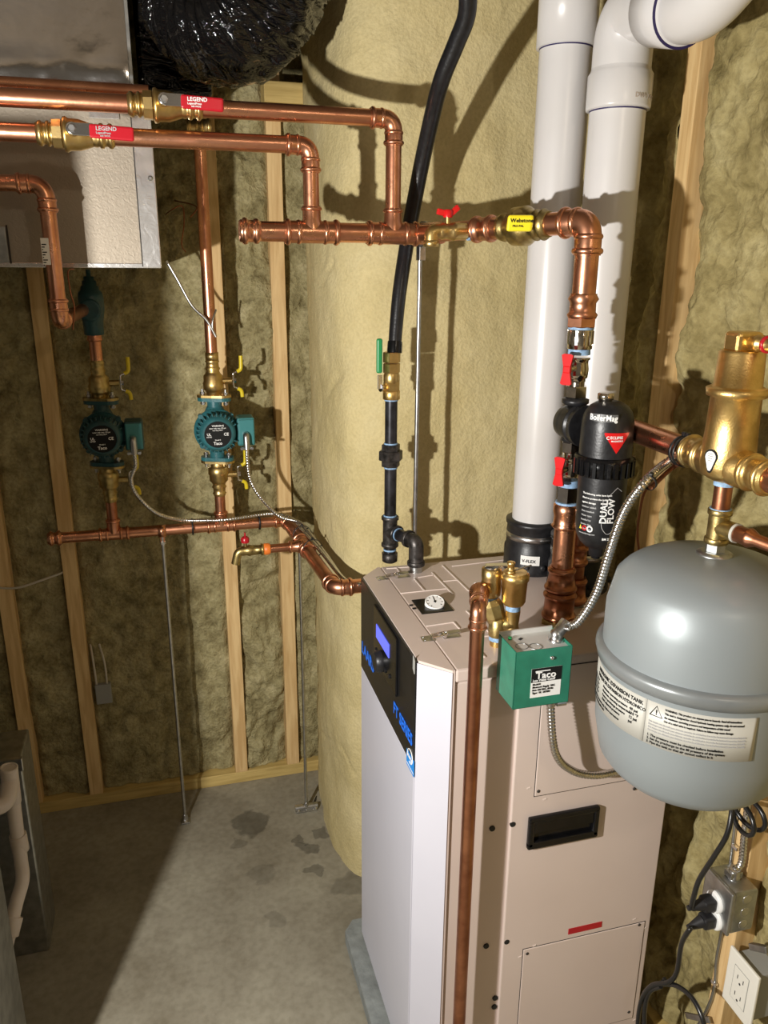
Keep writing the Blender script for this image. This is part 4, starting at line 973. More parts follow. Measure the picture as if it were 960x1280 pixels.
pts = [V((rx+math.cos(A[0])*R, spy+math.sin(A[0])*R, LZ1-.019)), V((rx+math.cos(A[1])*R, spy+math.sin(A[1])*R, LZ1-.019)), V((rx+math.cos(A[2])*R, spy+math.sin(A[2])*R, LZ1-.004))]
MB().sweep(pts+[pts[0]], .0007, 6).build('warning_triangle', 'ink', l2)
tt('!', .0105, -.323, LZ1-.0165, par=l2)
w = ['WARNING: This product can expose you to hazards. Read all instructions', 'This tank is designed for closed hydronic heating systems only, do not exceed', 'the maximum operating pressure and temperature of this vessel', 'Use of a relief valve is required. Failure to follow may cause damage']
for i, s_ in enumerate(w): tt(s_, .0042, -.235, LZ1-.0065-i*.0056, par=l2, sc=.74)
for i in range(4): tt('Este tanque esta disenado para sistemas cerrados de calefaccion. Lea todas las instrucciones antes de instalar', .0036, -.38, LZ1-.0295-i*.0045, 'grey_print', par=l2, sc=.78)
for i in range(3): tt(['1. The pressure must be checked before installation', '2. Set the precharge to the fill pressure of the system', '3. Pipe the tank so that air cannot collect in it'][i], .0046, -.38, LZ0+.0135-i*.0052, par=l2)

# ================================================================= RELIEF VALVE, AIR VENT, LOW WATER CONTROL
tb = top(621, 806)
rv = thing('relief_valve', (tb.x, tb.y, BZ), 'brass relief valve assembly on the boiler top, feeding the long copper discharge pipe', 'valve')
def tz_(v): return P(621, v, Y=tb.y).z
MB().cyl((tb.x, tb.y, BZ), (tb.x, tb.y, tz_(797)), .0120, 24).build('nipple', 'gold', rv)
MB().cyl((tb.x, tb.y, tz_(799)), (tb.x, tb.y, tz_(793)), .0140, 24).build('sealant', 'tape', rv)
# Y-shaped brass tee leaning to both branches
yb = V((tb.x, tb.y, tz_(780)))
av = V((tb.x+.030, tb.y-.012, 0)); rvp = V((tb.x-.012, tb.y+.020, 0))
mb = MB().rev((tb.x, tb.y, tz_(794)), Z_, [(0, .0150), (.008, .0158), (.030, .0150), (.034, .010)], 24)
mb.rev(yb-Z_*.002, (V((tb.x-.010, tb.y+.014, tz_(752)))-yb), [(0, .013), (.014, .0175), (.034, .0190), (.044, .0150)], 8, smooth=False)
mb.rev(yb, V((.022, -.012, .004)), [(0, .012), (.016, .0125), (.026, .0120), (.028, .009)], 24); mb.build('brass_tee', 'brass_dull', rv)
rc_ = V((tb.x-.010, tb.y+.014, tz_(752)))
MB().cyl(rc_-Z_*.002, rc_+Z_*.005, .0130, 24).build('sealant', 'tape', rv)
mb = MB().rev(rc_+Z_*.004, Z_, [(0, .0125), (.004, .0165), (.020, .0175), (.030, .0160), (.036, .0165), (.050, .0165), (.052, .0120)], 24); mb.build('body', 'brass', rv)
od = V((-.92, -.36, -.05)).normalized(); oc = rc_+Z_*.020
mb = MB().cyl(oc, oc+od*.024, .0135, 24); mb.build('outlet', 'brass', rv)
cap = MB().cyl(rc_+Z_*.055, rc_+Z_*.058, .0125, 20).build('test_plate', 'steel', rv)
MB().obox(rc_+Z_*.061+V((.008, -.004, 0)), V((.018, -.008, .002)), V((.003, .006, 0)), (0, 0, .0008), .0005).build('test_lever', 'chrome', rv)
MB().cyl(oc+od*.023, oc+od*.028, .0165, 24).build('sealant', 'label_white', rv)
dp = thing('discharge_pipe', P(560, 1290, Y=1.0), 'long vertical copper discharge pipe in front of the boiler corner', 'pipe')
rD = .0112
o1 = oc+od*.026
ec = P(598, 757, Y=1.012); dE = (ec-o1); dEn = dE.normalized()
MB().rev(o1, dEn, [(0, rD*1.35), (.004, rD*1.5), (.010, rD*1.3), (.016, rD*1.2), (.020, rD*1.45), (.024, rD*1.2), (.030, rD*1.2), (.034, rD*1.4), (.038, rD*1.1), (dE.length*.7, rD)], 28).build('adapter', 'copper', dp)
elbow(dp, ec, dEn, -Z_, rD, bend=1.9, leg=1.6)
pipe(dp, ec-Z_*.03, (ec.x, ec.y, .10), rD, 'copper_dark')
# float type air vent
va = V((tb.x+.020, tb.y-.012, 0))
avt = thing('air_vent', (va.x, va.y, tz_(790)), 'brass float air vent with round cup, behind the green control box', 'air vent')
def vz(v): return P(640, v, Y=va.y).z
mb = MB().rev((va.x, va.y, vz(790)), Z_, [(0, .0120), (.006, .0125), (.012, .0105), (vz(764)-vz(790), .0125), (vz(762)-vz(790), .0125)], 24); mb.build('stem', 'brass', avt)
MB().cyl((va.x, va.y, vz(763)), (va.x, va.y, vz(756)), .0122, 24).build('sealant', 'tape', avt)
L = vz(715)-vz(757)
MB().rev((va.x, va.y, vz(757)), Z_, [(0, .009), (.003, .0165), (.009, .0195), (L*.75, .0212), (L*.78, .0232), (L*.92, .0236), (L*.96, .0205), (L, .0195)], 40).build('float_cup', 'gold', avt)
mb = MB().rev((va.x-.008, va.y, vz(716)), Z_, [(0, .0078), (.004, .0082), (.005, .0056), (.014, .0056), (.015, .0066), (.019, .0066), (.020, .004)], 20); mb.build('vent_cap', 'gold', avt)
MB().cyl((va.x, va.y, vz(713)), (va.x+.030, va.y+.004, vz(713)+.004), .0014, 8).build('pin', 'steel', avt)
# green low water control box
gA = P(645, 817, Y=.975); gB = P(716, 806, Y=.975); gC = P(646, 887, Y=.975); gD = P(711, 877, Y=.975)
gx0, gx1 = gA.x, (gB.x+gD.x)/2; gz1 = (gA.z+gB.z)/2; gz0 = (gC.z+gD.z)/2; gy0, gy1 = .975, 1.040
lw = thing('low_water_control', ((gx0+gx1)/2, gy1, gz0), 'small green metal control box with black and white label in front of the boiler', 'control box')
mb = MB(); w_ = .0022
mb.box((gx0, gy0, gz0), (gx1, gy0+w_, gz1), .001); mb.box((gx0, gy0, gz0), (gx0+w_, gy1, gz1), .001); mb.box((gx1-w_, gy0, gz0), (gx1, gy1, gz1), .001); mb.box((gx0, gy0, gz0), (gx1, gy1, gz0+w_), .001)
mb.build('cover', 'green', lw)
mb = MB().box((gx0+w_, gy0+w_+.001, gz1-.007), (gx1-w_, gy1+.003, gz1-.005)); mb.box((gx0+w_, gy1, gz0+.001), (gx1-w_, gy1+.003, gz1+.003)); bp_ = mb.build('base_plate', 'sheet', lw)
MB().rev((gx0+.022, gy0+.026, gz1-.005), Z_, [(0, .0105), (.0006, .0105), (.0006, .0090), (.0001, .0090)], 28, caps=False).build('knockout', 'galv', bp_)
MB().rev((gx0+.042, gy0+.020, gz1-.005), Z_, [(0, .0105), (.0006, .0105), (.0006, .0090), (.0001, .0090)], 28, caps=False).build('knockout', 'galv', bp_)
MB().cyl((gx0+.014, gy1-.012, gz1-.005), (gx0+.014, gy1-.012, gz1-.001), .003, 12).build('green_light', 'green_grip', bp_)
MB().obox((gx0+.030, gy1-.016, gz1-.0045), (.003, .002, 0), (-.001, .002, 0), (0, 0, .0004)).build('slot', 'slot', bp_)
sc_ = P(690, 822, Y=gy0); MB().rev((sc_.x, gy0, sc_.z), -Y_, [(0, .0036), (.001, .0036), (.0028, .0028), (.0034, .001)], 12).build('cover_screw', 'chrome', lw)
la = [P(665, 836, Y=gy0), P(702, 832, Y=gy0), P(662, 873, Y=gy0), P(700, 867, Y=gy0)]
lx0, lx1 = (la[0].x+la[2].x)/2, (la[1].x+la[3].x)/2; lz1 = (la[0].z+la[1].z)/2; lz0 = (la[2].z+la[3].z)/2
lb = MB().box((lx0, gy0-.0005, lz0), (lx1, gy0, lz1)).build('label', 'label_white', lw)
zm_ = lz0+(lz1-lz0)*.53
MB().box((lx0, gy0-.0008, zm_), (lx1, gy0-.0004, lz1)).build('label_band', 'ink', lb)
W_ = lx1-lx0
MB().plate([(0, 0), (W_*.50, 0), (W_*.49, .0016), (.001, .0016)], (lx0+W_*.12, gy0-.0009, lz1-.0055), X_, Z_, .0004).build('logo_stroke', 'white', lb)
text('logo_lettering', 'Taco', .0160, (lx0+W_*.14, gy0-.0008, zm_+.0062), X_, Z_, 'white', lb, scx=1.05)
text('label_lettering', 'Low Water Cutoff', .0053, (lx0+W_*.05, gy0-.0008, zm_+.0016), X_, Z_, 'white', lb, scx=.92)
for i, s_ in enumerate(('Model 0', 'Electronic Supply  VAC', 'Rate 120 VAC, 60 Hz', 'Type:  UL  LISTED')): text('label_lettering', s_, .0045, (lx0+W_*.05, gy0-.0006, zm_-.0050-i*.0048), X_, Z_, 'ink', lb, scx=.88)
# conduit elbow connector on top and the two armoured cables
ct = P(695, 800, Y=gy0+.032); ct.z = gz1-.005
con = MB().rev(ct, Z_, [(0, .0125), (.003, .0125), (.004, .0100), (.010, .0105), (.016, .009), (.020, .003)], 24)
cd = (P(715, 782, Y=1.01)-P(697, 792, Y=gy0+.03)); cdn = V((.6, .2, .55)).normalized()
con.rev(ct+Z_*.009, cdn, [(0, .0095), (.026, .0095), (.027, .008)], 20); con.rev(ct+Z_*.012+cdn*.016+V((.002, -.011, 0)), -Y_, [(-.004, .004), (.004, .004), (.006, .002)], 10); con.build('elbow_connector', 'steel', lw)
w1 = [ct+Z_*.010+cdn*.018, P(722, 778, Y=1.005), P(745, 742, Y=.99), P(762, 690, Y=.975), P(780, 640, Y=.965), P(806, 603, Y=.95), P(836, 577, Y=spy+.115), P(860, 566, Y=spy+.07)]
cb = thing('armoured_cable', w1[0], 'silver armoured cable arching from the green box up to the separator pipe', 'cable')
corrugated(MB(), spline(w1, 12), .0068, .0058).build('sheath', 'flex', cb)
w1b = [p+V((.008, .004, -.012)) for p in w1[4:]]
MB().sweep(spline([w1[5]+V((.012, .002, -.010)), w1[6]+V((.008, .003, -.012)), w1[7]+V((.006, .003, -.010))], 8), .0035, 10).build('thin_copper_line', 'wire', cb)
def ziptie(parent, c, d, r, m='zip', w=.0022):
    d = V(d).normalized(); mb = MB().rev(V(c)-d*w, d, [(0, r), (0, r+.0012), (2*w, r+.0012), (2*w, r)], 20, caps=False)
    up = (V((0, -.3, 1))-d*V((0, -.3, 1)).dot(d)).normalized(); mb.obox(V(c)+up*(r+.003), up*.003, d*.0032, up.cross(d)*.0028, .0006); return mb.build('zip_tie', m, parent)
q_ = w1[5]; ziptie(cb, q_.lerp(w1[6], .12)+V((.003, 0, -.004)), w1[6]-w1[5], .0105)
ziptie(cb, V((rx, w1[7].y+.018, zr-.004)), Y_, RH+.004); ziptie(cb, V((rx, w1[7].y+.026, zr-.004)), Y_, RH+.004)
q2_ = P(688, 884, Y=gy0+.03); w2 = [V((q2_.x, q2_.y, gz0+.004)), V((q2_.x, q2_.y, gz0-.022)), P(694, 940, Y=1.0), P(715, 963, Y=1.015), P(745, 969, Y=1.02), P(778, 962, Y=1.028), P(820, 948, Y=1.035)]
cb2 = thing('armoured_cable', w2[0], 'grey armoured cable hanging below the green box and curving behind the tank', 'cable')
corrugated(MB(), spline(w2, 12), .0066, .0060).build('sheath', 'flex', cb2)
mb = MB().cyl(V((w2[0].x, w2[0].y, gz0-.020)), V((w2[0].x, w2[0].y, gz0+.001)), .0085, 18); mb.cyl(V((w2[0].x+.005, w2[0].y-.010, gz0-.013)), V((w2[0].x+.020, w2[0].y-.010, gz0-.013)), .0050, 12); mb.build('clamp_connector', 'steel', cb2)
# thin copper wire loop
MB0 = MB().sweep(spline([P(822, 600, Y=1.12), P(806, 615, Y=1.14), P(799, 645, Y=1.15), P(797, 668, Y=1.15), P(799, 690, Y=1.15)], 8), .0022, 8)
tag(MB0.build('ground_wire', 'wire'), 'thin bare copper wire hanging beside the arched silver cable', 'wire')

# ================================================================= MANIFOLD ON THE BACK WALL
YM = 2.05; RM = .0142
zM = (P(160, 666, Y=YM).z+P(320, 654, Y=YM).z)/2
mxl = P(60, 675, Y=YM).x; mxr = P(352, 653, Y=YM).x
man = thing('copper_manifold', (mxl, YM, zM), 'horizontal copper return manifold below the pumps, running to the boiler', 'pipe')
pipe(man, (mxl+.01, YM, zM), (mxr, YM, zM), RM)
MB().rev((mxl, YM, zM), X_, [(0, RM*.6), (0, RM*1.05)]+[(.008+.004*math.cos(PI-PI*k/6), RM*1.1+RM*.25*math.sin(PI*k/6)) for k in range(7)]+[(.017, RM*1.05)]+[(.026+.005*math.cos(PI-PI*k/6), RM*1.1+RM*.28*math.sin(PI*k/6)) for k in range(7)]+[(.034, RM)], 28).build('end_cap', 'copper', man)
px1 = P(140, 640, Y=YM).x; px2 = P(275, 625, Y=YM).x
tee(man, (px1, YM, zM), X_, Z_, RM, RM); tee(man, (px2, YM, zM), X_, Z_, RM, RM)
YB = 1.585
cbx = P(421, 742, Y=YB); A_ = V((mxr+.012, YM, zM)); B_ = V((cbx.x-.004, YB, zM-.012))
dAB = (B_-A_).normalized()
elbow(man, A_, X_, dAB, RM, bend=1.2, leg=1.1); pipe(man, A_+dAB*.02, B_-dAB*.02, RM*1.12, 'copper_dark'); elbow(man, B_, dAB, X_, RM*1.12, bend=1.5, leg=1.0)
pipe(man, B_+X_*.03, B_+X_*.16, RM*1.12)
tc_ = A_.lerp(B_, .42)
tee(man, tc_, dAB, -X_, RM*1.12, RM*.85)
pipe(man, tc_-X_*.035, tc_-X_*.085, RM*.75, 'copper_dark')
bl = P(340, 693, Y=tc_.y); dv = thing('drain_valve', (tc_.x-.13, tc_.y, zM-.03), 'brass drain bibb with dark red handle at the corner of the lower manifold', 'valve')
b0 = tc_-X_*.085
MB().rev(b0, -X_, [(0, .0125), (.004, .0145), (.014, .0145), (.016, .012)], 20).build('orange_ring', 'orange', dv)
MB().rev(b0-X_*.015, -X_, [(0, .0125), (.003, .0150), (.007, .0150), (.008, .0115), (.030, .0125), (.036, .0145), (.042, .0120), (.055, .012)], 24).build('body', 'brass_dull', dv)
MB().sweep(fillet([b0-X_*.055, b0-X_*.078, b0-X_*.086-Z_*.032], .020, 8), .0105, 20).build('spout', 'brass_dull', dv)
MB().cyl(b0-X_*.060, b0-X_*.060+Z_*.026, .004, 12).build('stem', 'brass_dull', dv)
mb = MB().rev(b0-X_*.060+Z_*.022, Z_, [(0, .010), (.010, .0105), (.014, .007)], 16); mb.obox(b0-X_*.060+Z_*.040, (.002, 0, 0), (0, .005, 0), (0, 0, .007), .001); mb.build('red_handle', 'red_grip', dv)
# little wing drain at the corner
MB().obox(A_+V((.022, -.04, -.022)), (.008, 0, .002), (0, .003, 0), (0, 0, .006), .002).build('wing_plug', 'orange', man)

def pump_set(x, zc, bright, lab, grp):
    """circulator with flanges and two flanged isolation valves, on the vertical line (x, YM)"""
    te = 'teal' if bright else 'teal_shaded'  # the left pump's shadow is painted in through a darker teal
    pu = thing('circulator_pump', (x, YM, zc-.085), lab, 'pump', grp)
    HF = .0815
    mb = MB().cyl((x, YM, zc-HF+.006), (x, YM, zc+HF-.006), .0185, 28)
    mb.rev((x, YM+.018, zc), -Y_, [(0, .030), (.006, .047), (.030, .050), (.034, .048)], 40)
    mb.rev((x, YM, zc+.030), Z_, [(0, .034), (.028, .020)], 28, caps=False); mb.rev((x, YM, zc-.058), Z_, [(0, .020), (.028, .034)], 28, caps=False)
    mb.build('volute', te, pu)
    for s_ in (1, -1):
        pts = [(math.cos(a)*.022+(.021 if math.cos(a) > 0 else -.021)*(1 if abs(math.cos(a)) > .01 else 0), math.sin(a)*.022) for a in [2*PI*k/24 for k in range(24)]]
        z0 = zc+s_*HF-(.009 if s_ > 0 else 0)
        f = MB().plate(pts, (x, YM, z0), V((.93, -.36, 0)), V((.36, .93, 0)), .009).build('flange', te, pu)
        for e in (1, -1):
            bx_, by_ = x+e*.030*.93, YM-e*.030*.36
            b = MB().rev((bx_, by_, zc+s_*HF-.020), Z_, [(0, .0035), (.040, .0035)], 10); b.hexn((bx_, by_, zc+s_*(HF-.016)-.003), (bx_, by_, zc+s_*(HF-.016)+.003), .0065); b.hexn((bx_, by_, zc+s_*(HF+.010)-.003), (bx_, by_, zc+s_*(HF+.010)+.003), .0065); b.build('flange_bolt', 'steel', pu)
    # motor
    mo = MB().rev((x, YM-.014, zc), -Y_, [(0, .052), (.004, .056), (.012, .056), (.014, .0475), (.050, .0445), (.058, .040), (.060, .036)], 44)
    for k in range(28):
        a = 2*PI*k/28
        if -.35 < math.cos(a-0) < 2 and abs(math.sin(a)) < .35 and math.cos(a) > 0: continue
        r_ = V((math.cos(a), 0, math.sin(a))); mo.obox(V((x, YM-.045, zc))+r_*.0465, r_*.0045, Y_*.020, r_.cross(Y_)*.0011)
    for k in range(4):
        a = PI/4+k*PI/2; mo.rev(V((x+math.cos(a)*.053, YM-.030, zc+math.sin(a)*.053)), Y_, [(0, .0065), (.018, .0065)], 12)
    mo = mo.build('motor', te, pu)
    ds = MB().rev((x, YM-.073, zc), -Y_, [(0, .0335), (.0015, .0335), (.0018, .0325)], 40).build('name_plate', 'ink', pu)
    MB().rev((x, YM-.0735, zc), -Y_, [(0, .0345), (.0022, .0345), (.0022, .0333), (.0, .0333)], 40, caps=False).build('plate_rim', te, pu)
    y = YM-.0751
    for (s_, sz_, dx, dz_) in (('WARNING', .0060, -.014, .020), ('water only, max 125 psi', .0042, -.021, .0145), ('max temp 230 F', .0038, -.013, .0095), ('UL', .0085, -.027, -.002), ('LISTED', .0042, -.028, -.007), ('CE', .0100, .014, -.003), ('Model 0', .0042, -.008, -.015), ('Taco', .0105, -.012, -.0255)):
        text('plate_lettering', s_, sz_, (x+dx, y, zc+dz_), X_, Z_, 'white', ds, lift=.0001)
    tb_ = MB().box((x+.050, YM-.050, zc-.038), (x+.094, YM+.006, zc+.034), .005).build('terminal_box', 'teal_box' if bright else te, pu)
    MB().box((x+.0525, YM-.0535, zc-.034), (x+.092, YM-.048, zc+.030), .003).build('box_cover', 'teal_box', tb_)
    MB().box((x+.040, YM-.030, zc-.016), (x+.055, YM-.005, zc+.016), .002).build('box_neck', te, tb_)
    cx, cy, cz2 = x+.070, YM-.060, zc-.008
    c = MB().sweep(fillet([(cx, YM-.045, cz2), (cx, cy-.004, cz2+.002), (cx, cy-.008, cz2-.034)], .012, 8), [.0085]*8+[.0078]*3, 18) if False else MB().sweep(fillet([(cx, YM-.045, cz2), (cx, cy-.004, cz2+.002), (cx, cy-.008, cz2-.034)], .012, 8), .0082, 18)
    c.rev((cx, YM-.047, cz2), -Y_, [(0, .0115), (.005, .0115)], 20)
    c.obox((cx, cy-.008, cz2-.032), (.015, 0, 0), (0, .003, 0), (0, 0, .003), .001)
    for e in (1, -1): c.rev((cx+e*.013, cy-.013, cz2-.032), Y_, [(0, .0035), (.010, .0035)], 10)
    c.build('cable_connector', 'steel', tb_)
    return V((cx, cy-.008, cz2-.034))
def iso_valve(x, z0, up, lab, bright=True):
    """flanged isolation valve; z0 = flange face, up = +1 above the pump, -1 below"""
    m = 'brass' if bright else 'brass_dull'  # valves of the shadowed pump get a duller brass as painted shade
    t = thing('isolation_valve', (x, YM, z0 if up > 0 else z0-.09), lab, 'valve', 'brass isolation valves above and below the teal pumps')
    pts = [(math.cos(a)*.023+(.021 if math.cos(a) > 0 else -.021)*(1 if abs(math.cos(a)) > .01 else 0), math.sin(a)*.023) for a in [2*PI*k/24 for k in range(24)]]
    MB().plate(pts, (x, YM, z0-(0 if up > 0 else .006)), V((.93, -.36, 0)), V((.36, .93, 0)), .006).build('flange', m, t)
    pr = [(0, .017), (.012, .020), (.017, .022), (.020, .0255), (.036, .0262), (.040, .0240), (.054, .0240), (.060, .0185), (.066, .0160), (.072, .0190), (.076, .0160), (.086, .0155), (.089, .0178), (.093, .0155), (.096, .0145)]
    MB().rev((x, YM, z0), Z_*up, pr, 32).build('body', m, t)
    zc = z0+up*.040
    MB().cyl((x+.018, YM, zc), (x+.046, YM, zc), .0075, 16).build('stem', 'brass' if bright else 'brass_dull', t)
    h0 = V((x+.050, YM, zc))
    lv = MB().obox(h0, (.0014, 0, 0), (0, .006, 0), (0, 0, .015), .0008)
    lv.sweep(spline([h0+Z_*.010, h0+V((.001, 0, .018)), h0+V((.012, 0, .023)), h0+V((.018, 0, .028))], 6), .0022, 10, flat=None)
    lv.sweep(spline([h0-Z_*.010, h0+V((.001, 0, -.016)), h0+V((.012, 0, -.021)), h0+V((.017, 0, -.026))], 6), .0022, 10)
    lv.cyl(h0-X_*.001, h0+X_*.007, .0065, 6, smooth=False)
    lv = lv.build('lever', 'chrome', t)
    MB().sweep(spline([h0+V((.010, 0, .0225)), h0+V((.017, 0, .026)), h0+V((.0205, 0, .034)), h0+V((.021, 0, .062))], 6), .0048, 14).build('yellow_grip', 'yellow_dk' if bright else 'yellow_dk', lv)
    MB().sweep(spline([h0+V((.010, 0, -.0205)), h0+V((.017, 0, -.024)), h0+V((.020, 0, -.030)), h0+V((.021, 0, -.042))], 6), .0048, 14).build('yellow_grip', 'yellow_dk', lv)
    return z0+up*.096
def pzc(u, v): return P(u, v, Y=YM).z
zp1 = P(130, 541, Y=YM).z; zp2 = P(270, 536, Y=YM).z
pxa = P(130, 541, Y=YM).x; pxb = P(271, 536, Y=YM).x
pxa = (pxa+px1)/2; pxb = (pxb+px2)/2
# re-seat the manifold tees exactly under the pumps is not needed: the columns share their x
e1_ = pump_set(px1, zp1, False, 'teal circulator pump darkened by shadow, the left one, with black round plate', 'teal circulator pumps on the back wall')
e2_ = pump_set(px2, zp2, True, 'lit teal circulator pump with fins, the right one, by the wooden stud', 'teal circulator pumps on the back wall')
t1u = iso_valve(px1, zp1+.0820, 1, 'brass isolation valve above the left shaded teal pump', False); t1d = iso_valve(px1, zp1-.0820, -1, 'brass isolation valve below the left shaded teal pump', False)
t2u = iso_valve(px2, zp2+.0820, 1, 'lit brass isolation valve above the right teal pump'); t2d = iso_valve(px2, zp2-.0820, -1, 'lit brass isolation valve below the right teal pump')
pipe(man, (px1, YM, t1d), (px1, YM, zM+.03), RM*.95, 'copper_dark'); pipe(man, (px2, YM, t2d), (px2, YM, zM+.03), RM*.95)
ri = thing('copper_riser', (px2, YM, t2u), 'tall vertical copper riser above the right teal pump, before a stud', 'pipe')
pipe(ri, (px2, YM, t2u), (px2, YM, P(250, 152, Y=YM).z), RM); tee(ri, (px2, YM, P(250, 158, Y=YM).z), X_, -Z_, RM, RM, 'brass', L=RM*1.9); MB().rev((px2, YM, t2u-.004), Z_, [(0, RM), (0, RM*1.15), (.02, RM*1.15), (.02, RM)], 24).build('ferrule', 'brass', ri)
rs2 = thing('copper_riser', (px1, YM, t1u), 'short copper riser between the left pump valve and the teal scoop', 'pipe')
zsc = zl-.060
pipe(rs2, (px1, YM, t1u-.002), (px1, YM, zsc), RM, 'copper'); MB().rev((px1, YM, zsc-.014), Z_, [(0, RM), (0, RM*1.15), (.004, RM*1.3), (.008, RM*1.15), (.016, RM*1.15)], 24).build('sleeve', 'copper', rs2)
sco = thing('air_scoop', (px1, YM, zsc), 'shaded teal cast air scoop with a stepped cap where the dropped copper pipe ends', 'fitting')
mb = MB().rev((px1, YM, zsc), Z_, [(0, .018), (.002, .0225), (.030, .0235), (.060, .0290), (.085, .0290), (.098, .0270), (.104, .0210), (.112, .0200), (.114, .0165), (.124, .0160), (.126, .012), (.134, .0115), (.135, .0055), (.150, .0050)], 32)
mb.rev((px1, YM, zl), V((xd+.012-px1, -.3, 0)), [(0, .024), (.026, .0235), (.030, .0255), (.036, .0255), (.037, .02)], 28); mb.build('body', 'teal_shaded', sco)
# cables from the pumps along the manifold
def mc(pts, lab, grp='armoured cables from the pumps'):
    t = thing('pump_cable', pts[0], lab, 'cable', grp); corrugated(MB(), spline(pts, 12), .0050, .0070, 10).build('sheath', 'flex', t); return t
zt3 = zM+RM+.010
q1 = P(172, 620, Y=1.99); q2 = P(197, 642, Y=2.0)
mc1 = mc([e1_, e1_-Z_*.03, P(164, 600, Y=1.985), q1, q2, V((P(228, 648, Y=YM).x, YM-.012, zt3+.004)), V((px2-.035, YM-.020, zt3)), V((px2+.02, YM-.024, zt3)), V((mxr-.03, YM-.015, zt3+.004)), V((mxr+.02, YM-.06, zt3)), A_.lerp(B_, .3)+V((.014, 0, .016)), A_.lerp(B_, .6)+V((.022, 0, .012)), B_+V((.030, .03, .004)), V((BX0-.012, 1.55, .90)), V((BX0-.006, 1.545, .80))], 'silver cable from the left pump lying along the copper manifold')
q3 = P(330, 625, Y=1.97)
mc2 = mc([e2_, e2_-Z_*.035, P(313, 600, Y=1.985), P(326, 622, Y=1.98), P(349, 645, Y=1.98), A_.lerp(B_, .16)+V((.016, -.02, .026)), A_.lerp(B_, .36)+V((.024, 0, .018)), A_.lerp(B_, .62)+V((.030, 0, .008)), B_+V((.036, .02, -.006)), V((BX0-.006, 1.57, .88)), V((BX0+.02, 1.56, .80))], 'silver cable from the right pump sagging to the manifold corner')
for f_ in (.30, .52): ziptie(mc1, A_.lerp(B_, f_)+V((.010, 0, .008)), dAB, .024)
for x in (px1+.20, px2-.075, px2+.10): 
    if x == px1+.20: continue
    ziptie(man, (x, YM-.004, zM+.004), X_, RM+.006)
# hangers: threaded rods on feet
def rod(x, y, z1_, lab, ring, two):
    t = thing('support_rod', (x, y, 0), lab, 'rod', 'zinc threaded support rods')
    mb = MB(); n = int((z1_-.02)/.010); pr = []
    for k in range(n+1): pr += [(k*(z1_-.02)/n, .0046), (k*(z1_-.02)/n+.004, .0050)]
    mb.rev((x, y, .02), Z_, pr, 10); mb.build('threaded_rod', 'steel', t)
    fo = MB().box((x-.032 if two else x-.012, y-.014, 0), (x+.032 if two else x+.014, y+.012, .006), .002)
    if two: fo.rev((x-.034, y, .010), X_, [(0, .010), (.068, .010)], 16)
    fo.rev((x, y, .004), Z_, [(0, .010), (.012, .009), (.022, .0065)], 16); fo = fo.build('foot_plate', 'steel', t)
    for e in ((-.026, .026) if two else (.0,)): MB().rev((x+e, y-.010, .006), Z_, [(0, .006), (.003, .006), (.006, .004)], 10).build('anchor_bolt', 'chrome', fo)
    MB().hexn((x, y, z1_-.022), (x, y, z1_-.014), .0085).build('nut', 'steel', t)
    if ring:
        MB().rev((x-.010, y, z1_+RM), X_, [(0, RM*1.02), (0, RM*1.16), (.020, RM*1.16), (.020, RM*1.02)], 28, caps=False).box((x-.006, y-.004, z1_-.016), (x+.006, y+.004, z1_+.001), .001).build('copper_clamp', 'orange' if False else 'copper', t)
    return t
r1x = P(203, 672, Y=YM).x
rod(r1x, YM, zM-RM-.002, 'zinc threaded rod with copper clamp holding up the lower manifold, left', True, False)
r2p = tc_.lerp(B_, -.15); rod(P(375, 705, Y=2.012).x, 2.012, zM-.014, 'zinc threaded rod on a wide steel foot beside the foam wall', False, True)
r3 = P(527, 315, Y=1.545); rb3 = thing('support_rod', (r3.x, 1.545, .0), 'grey threaded rod behind the boiler under the upper header', 'rod', 'zinc threaded support rods')
mb = MB(); pr = []
for k in range(150): pr += [(k*(zh-RH-.02)/150, .0046), (k*(zh-RH-.02)/150+.004, .0050)]
mb.rev((P(522, 480, Y=1.545).x, 1.545, .01), Z_, pr, 10); mb.build('threaded_rod', 'steel', rb3)
rxx = P(522, 480, Y=1.545).x
MB().rev((rxx-.008, YH+.01, zh), X_, [(0, RH*1.2), (0, RH*1.35), (.016, RH*1.35), (.016, RH*1.2)], 28, caps=False).box((rxx-.006, 1.53, zh-RH-.03), (rxx+.006, 1.552, zh-RH*.8), .001).build('clamp', 'steel', rb3)

# ================================================================= DUCTS
YP = 1.765
pl = thing('foil_duct', (-.4, YP, 1.55), 'foil-faced rectangular duct box behind the copper pipes at upper left', 'duct')
pxr = P(200, 331, Y=YP).x; pzb = P(150, 333, Y=YP).z; pzt = P(180, 112, Y=YP).z
MB().box((-1.1, YP, pzb), (pxr, 2.16, pzt), .004).build('box', 'foil', pl)
w0 = P(176, 300, Y=YP).x
MB().box((w0, YP-.0025, pzb-.002), (pxr+.002, YP+.002, pzt-.001), .001).build('corner_tape', 'foil_tape', pl)
MB().box((-1.1, YP-.0022, pzb-.003), (pxr+.002, YP+.003, pzb+.006), .001).build('bottom_seam', 'foil_tape', pl)
MB().box((pxr-.002, YP-.002, pzb-.002), (pxr+.003, 2.162, pzt), .001).build('side_tape', 'foil_tape', pl)
xs_ = P(10, 300, Y=YP).x; MB().box((xs_-.001, YP-.003, pzb+.004), (xs_+.002, YP, pzb+.075), 0).build('door_seam', 'seam', pl)
MB().box((xs_-.2, YP-.0035, pzb+.006), (xs_-.002, YP-.0005, pzb+.072), .001).build('metal_flap', 'galv', pl)
MB().box((w0-.0012, YP-.003, pzb), (w0+.0008, YP-.0015, pzt-.01)).build('tape_edge', 'seam', pl)
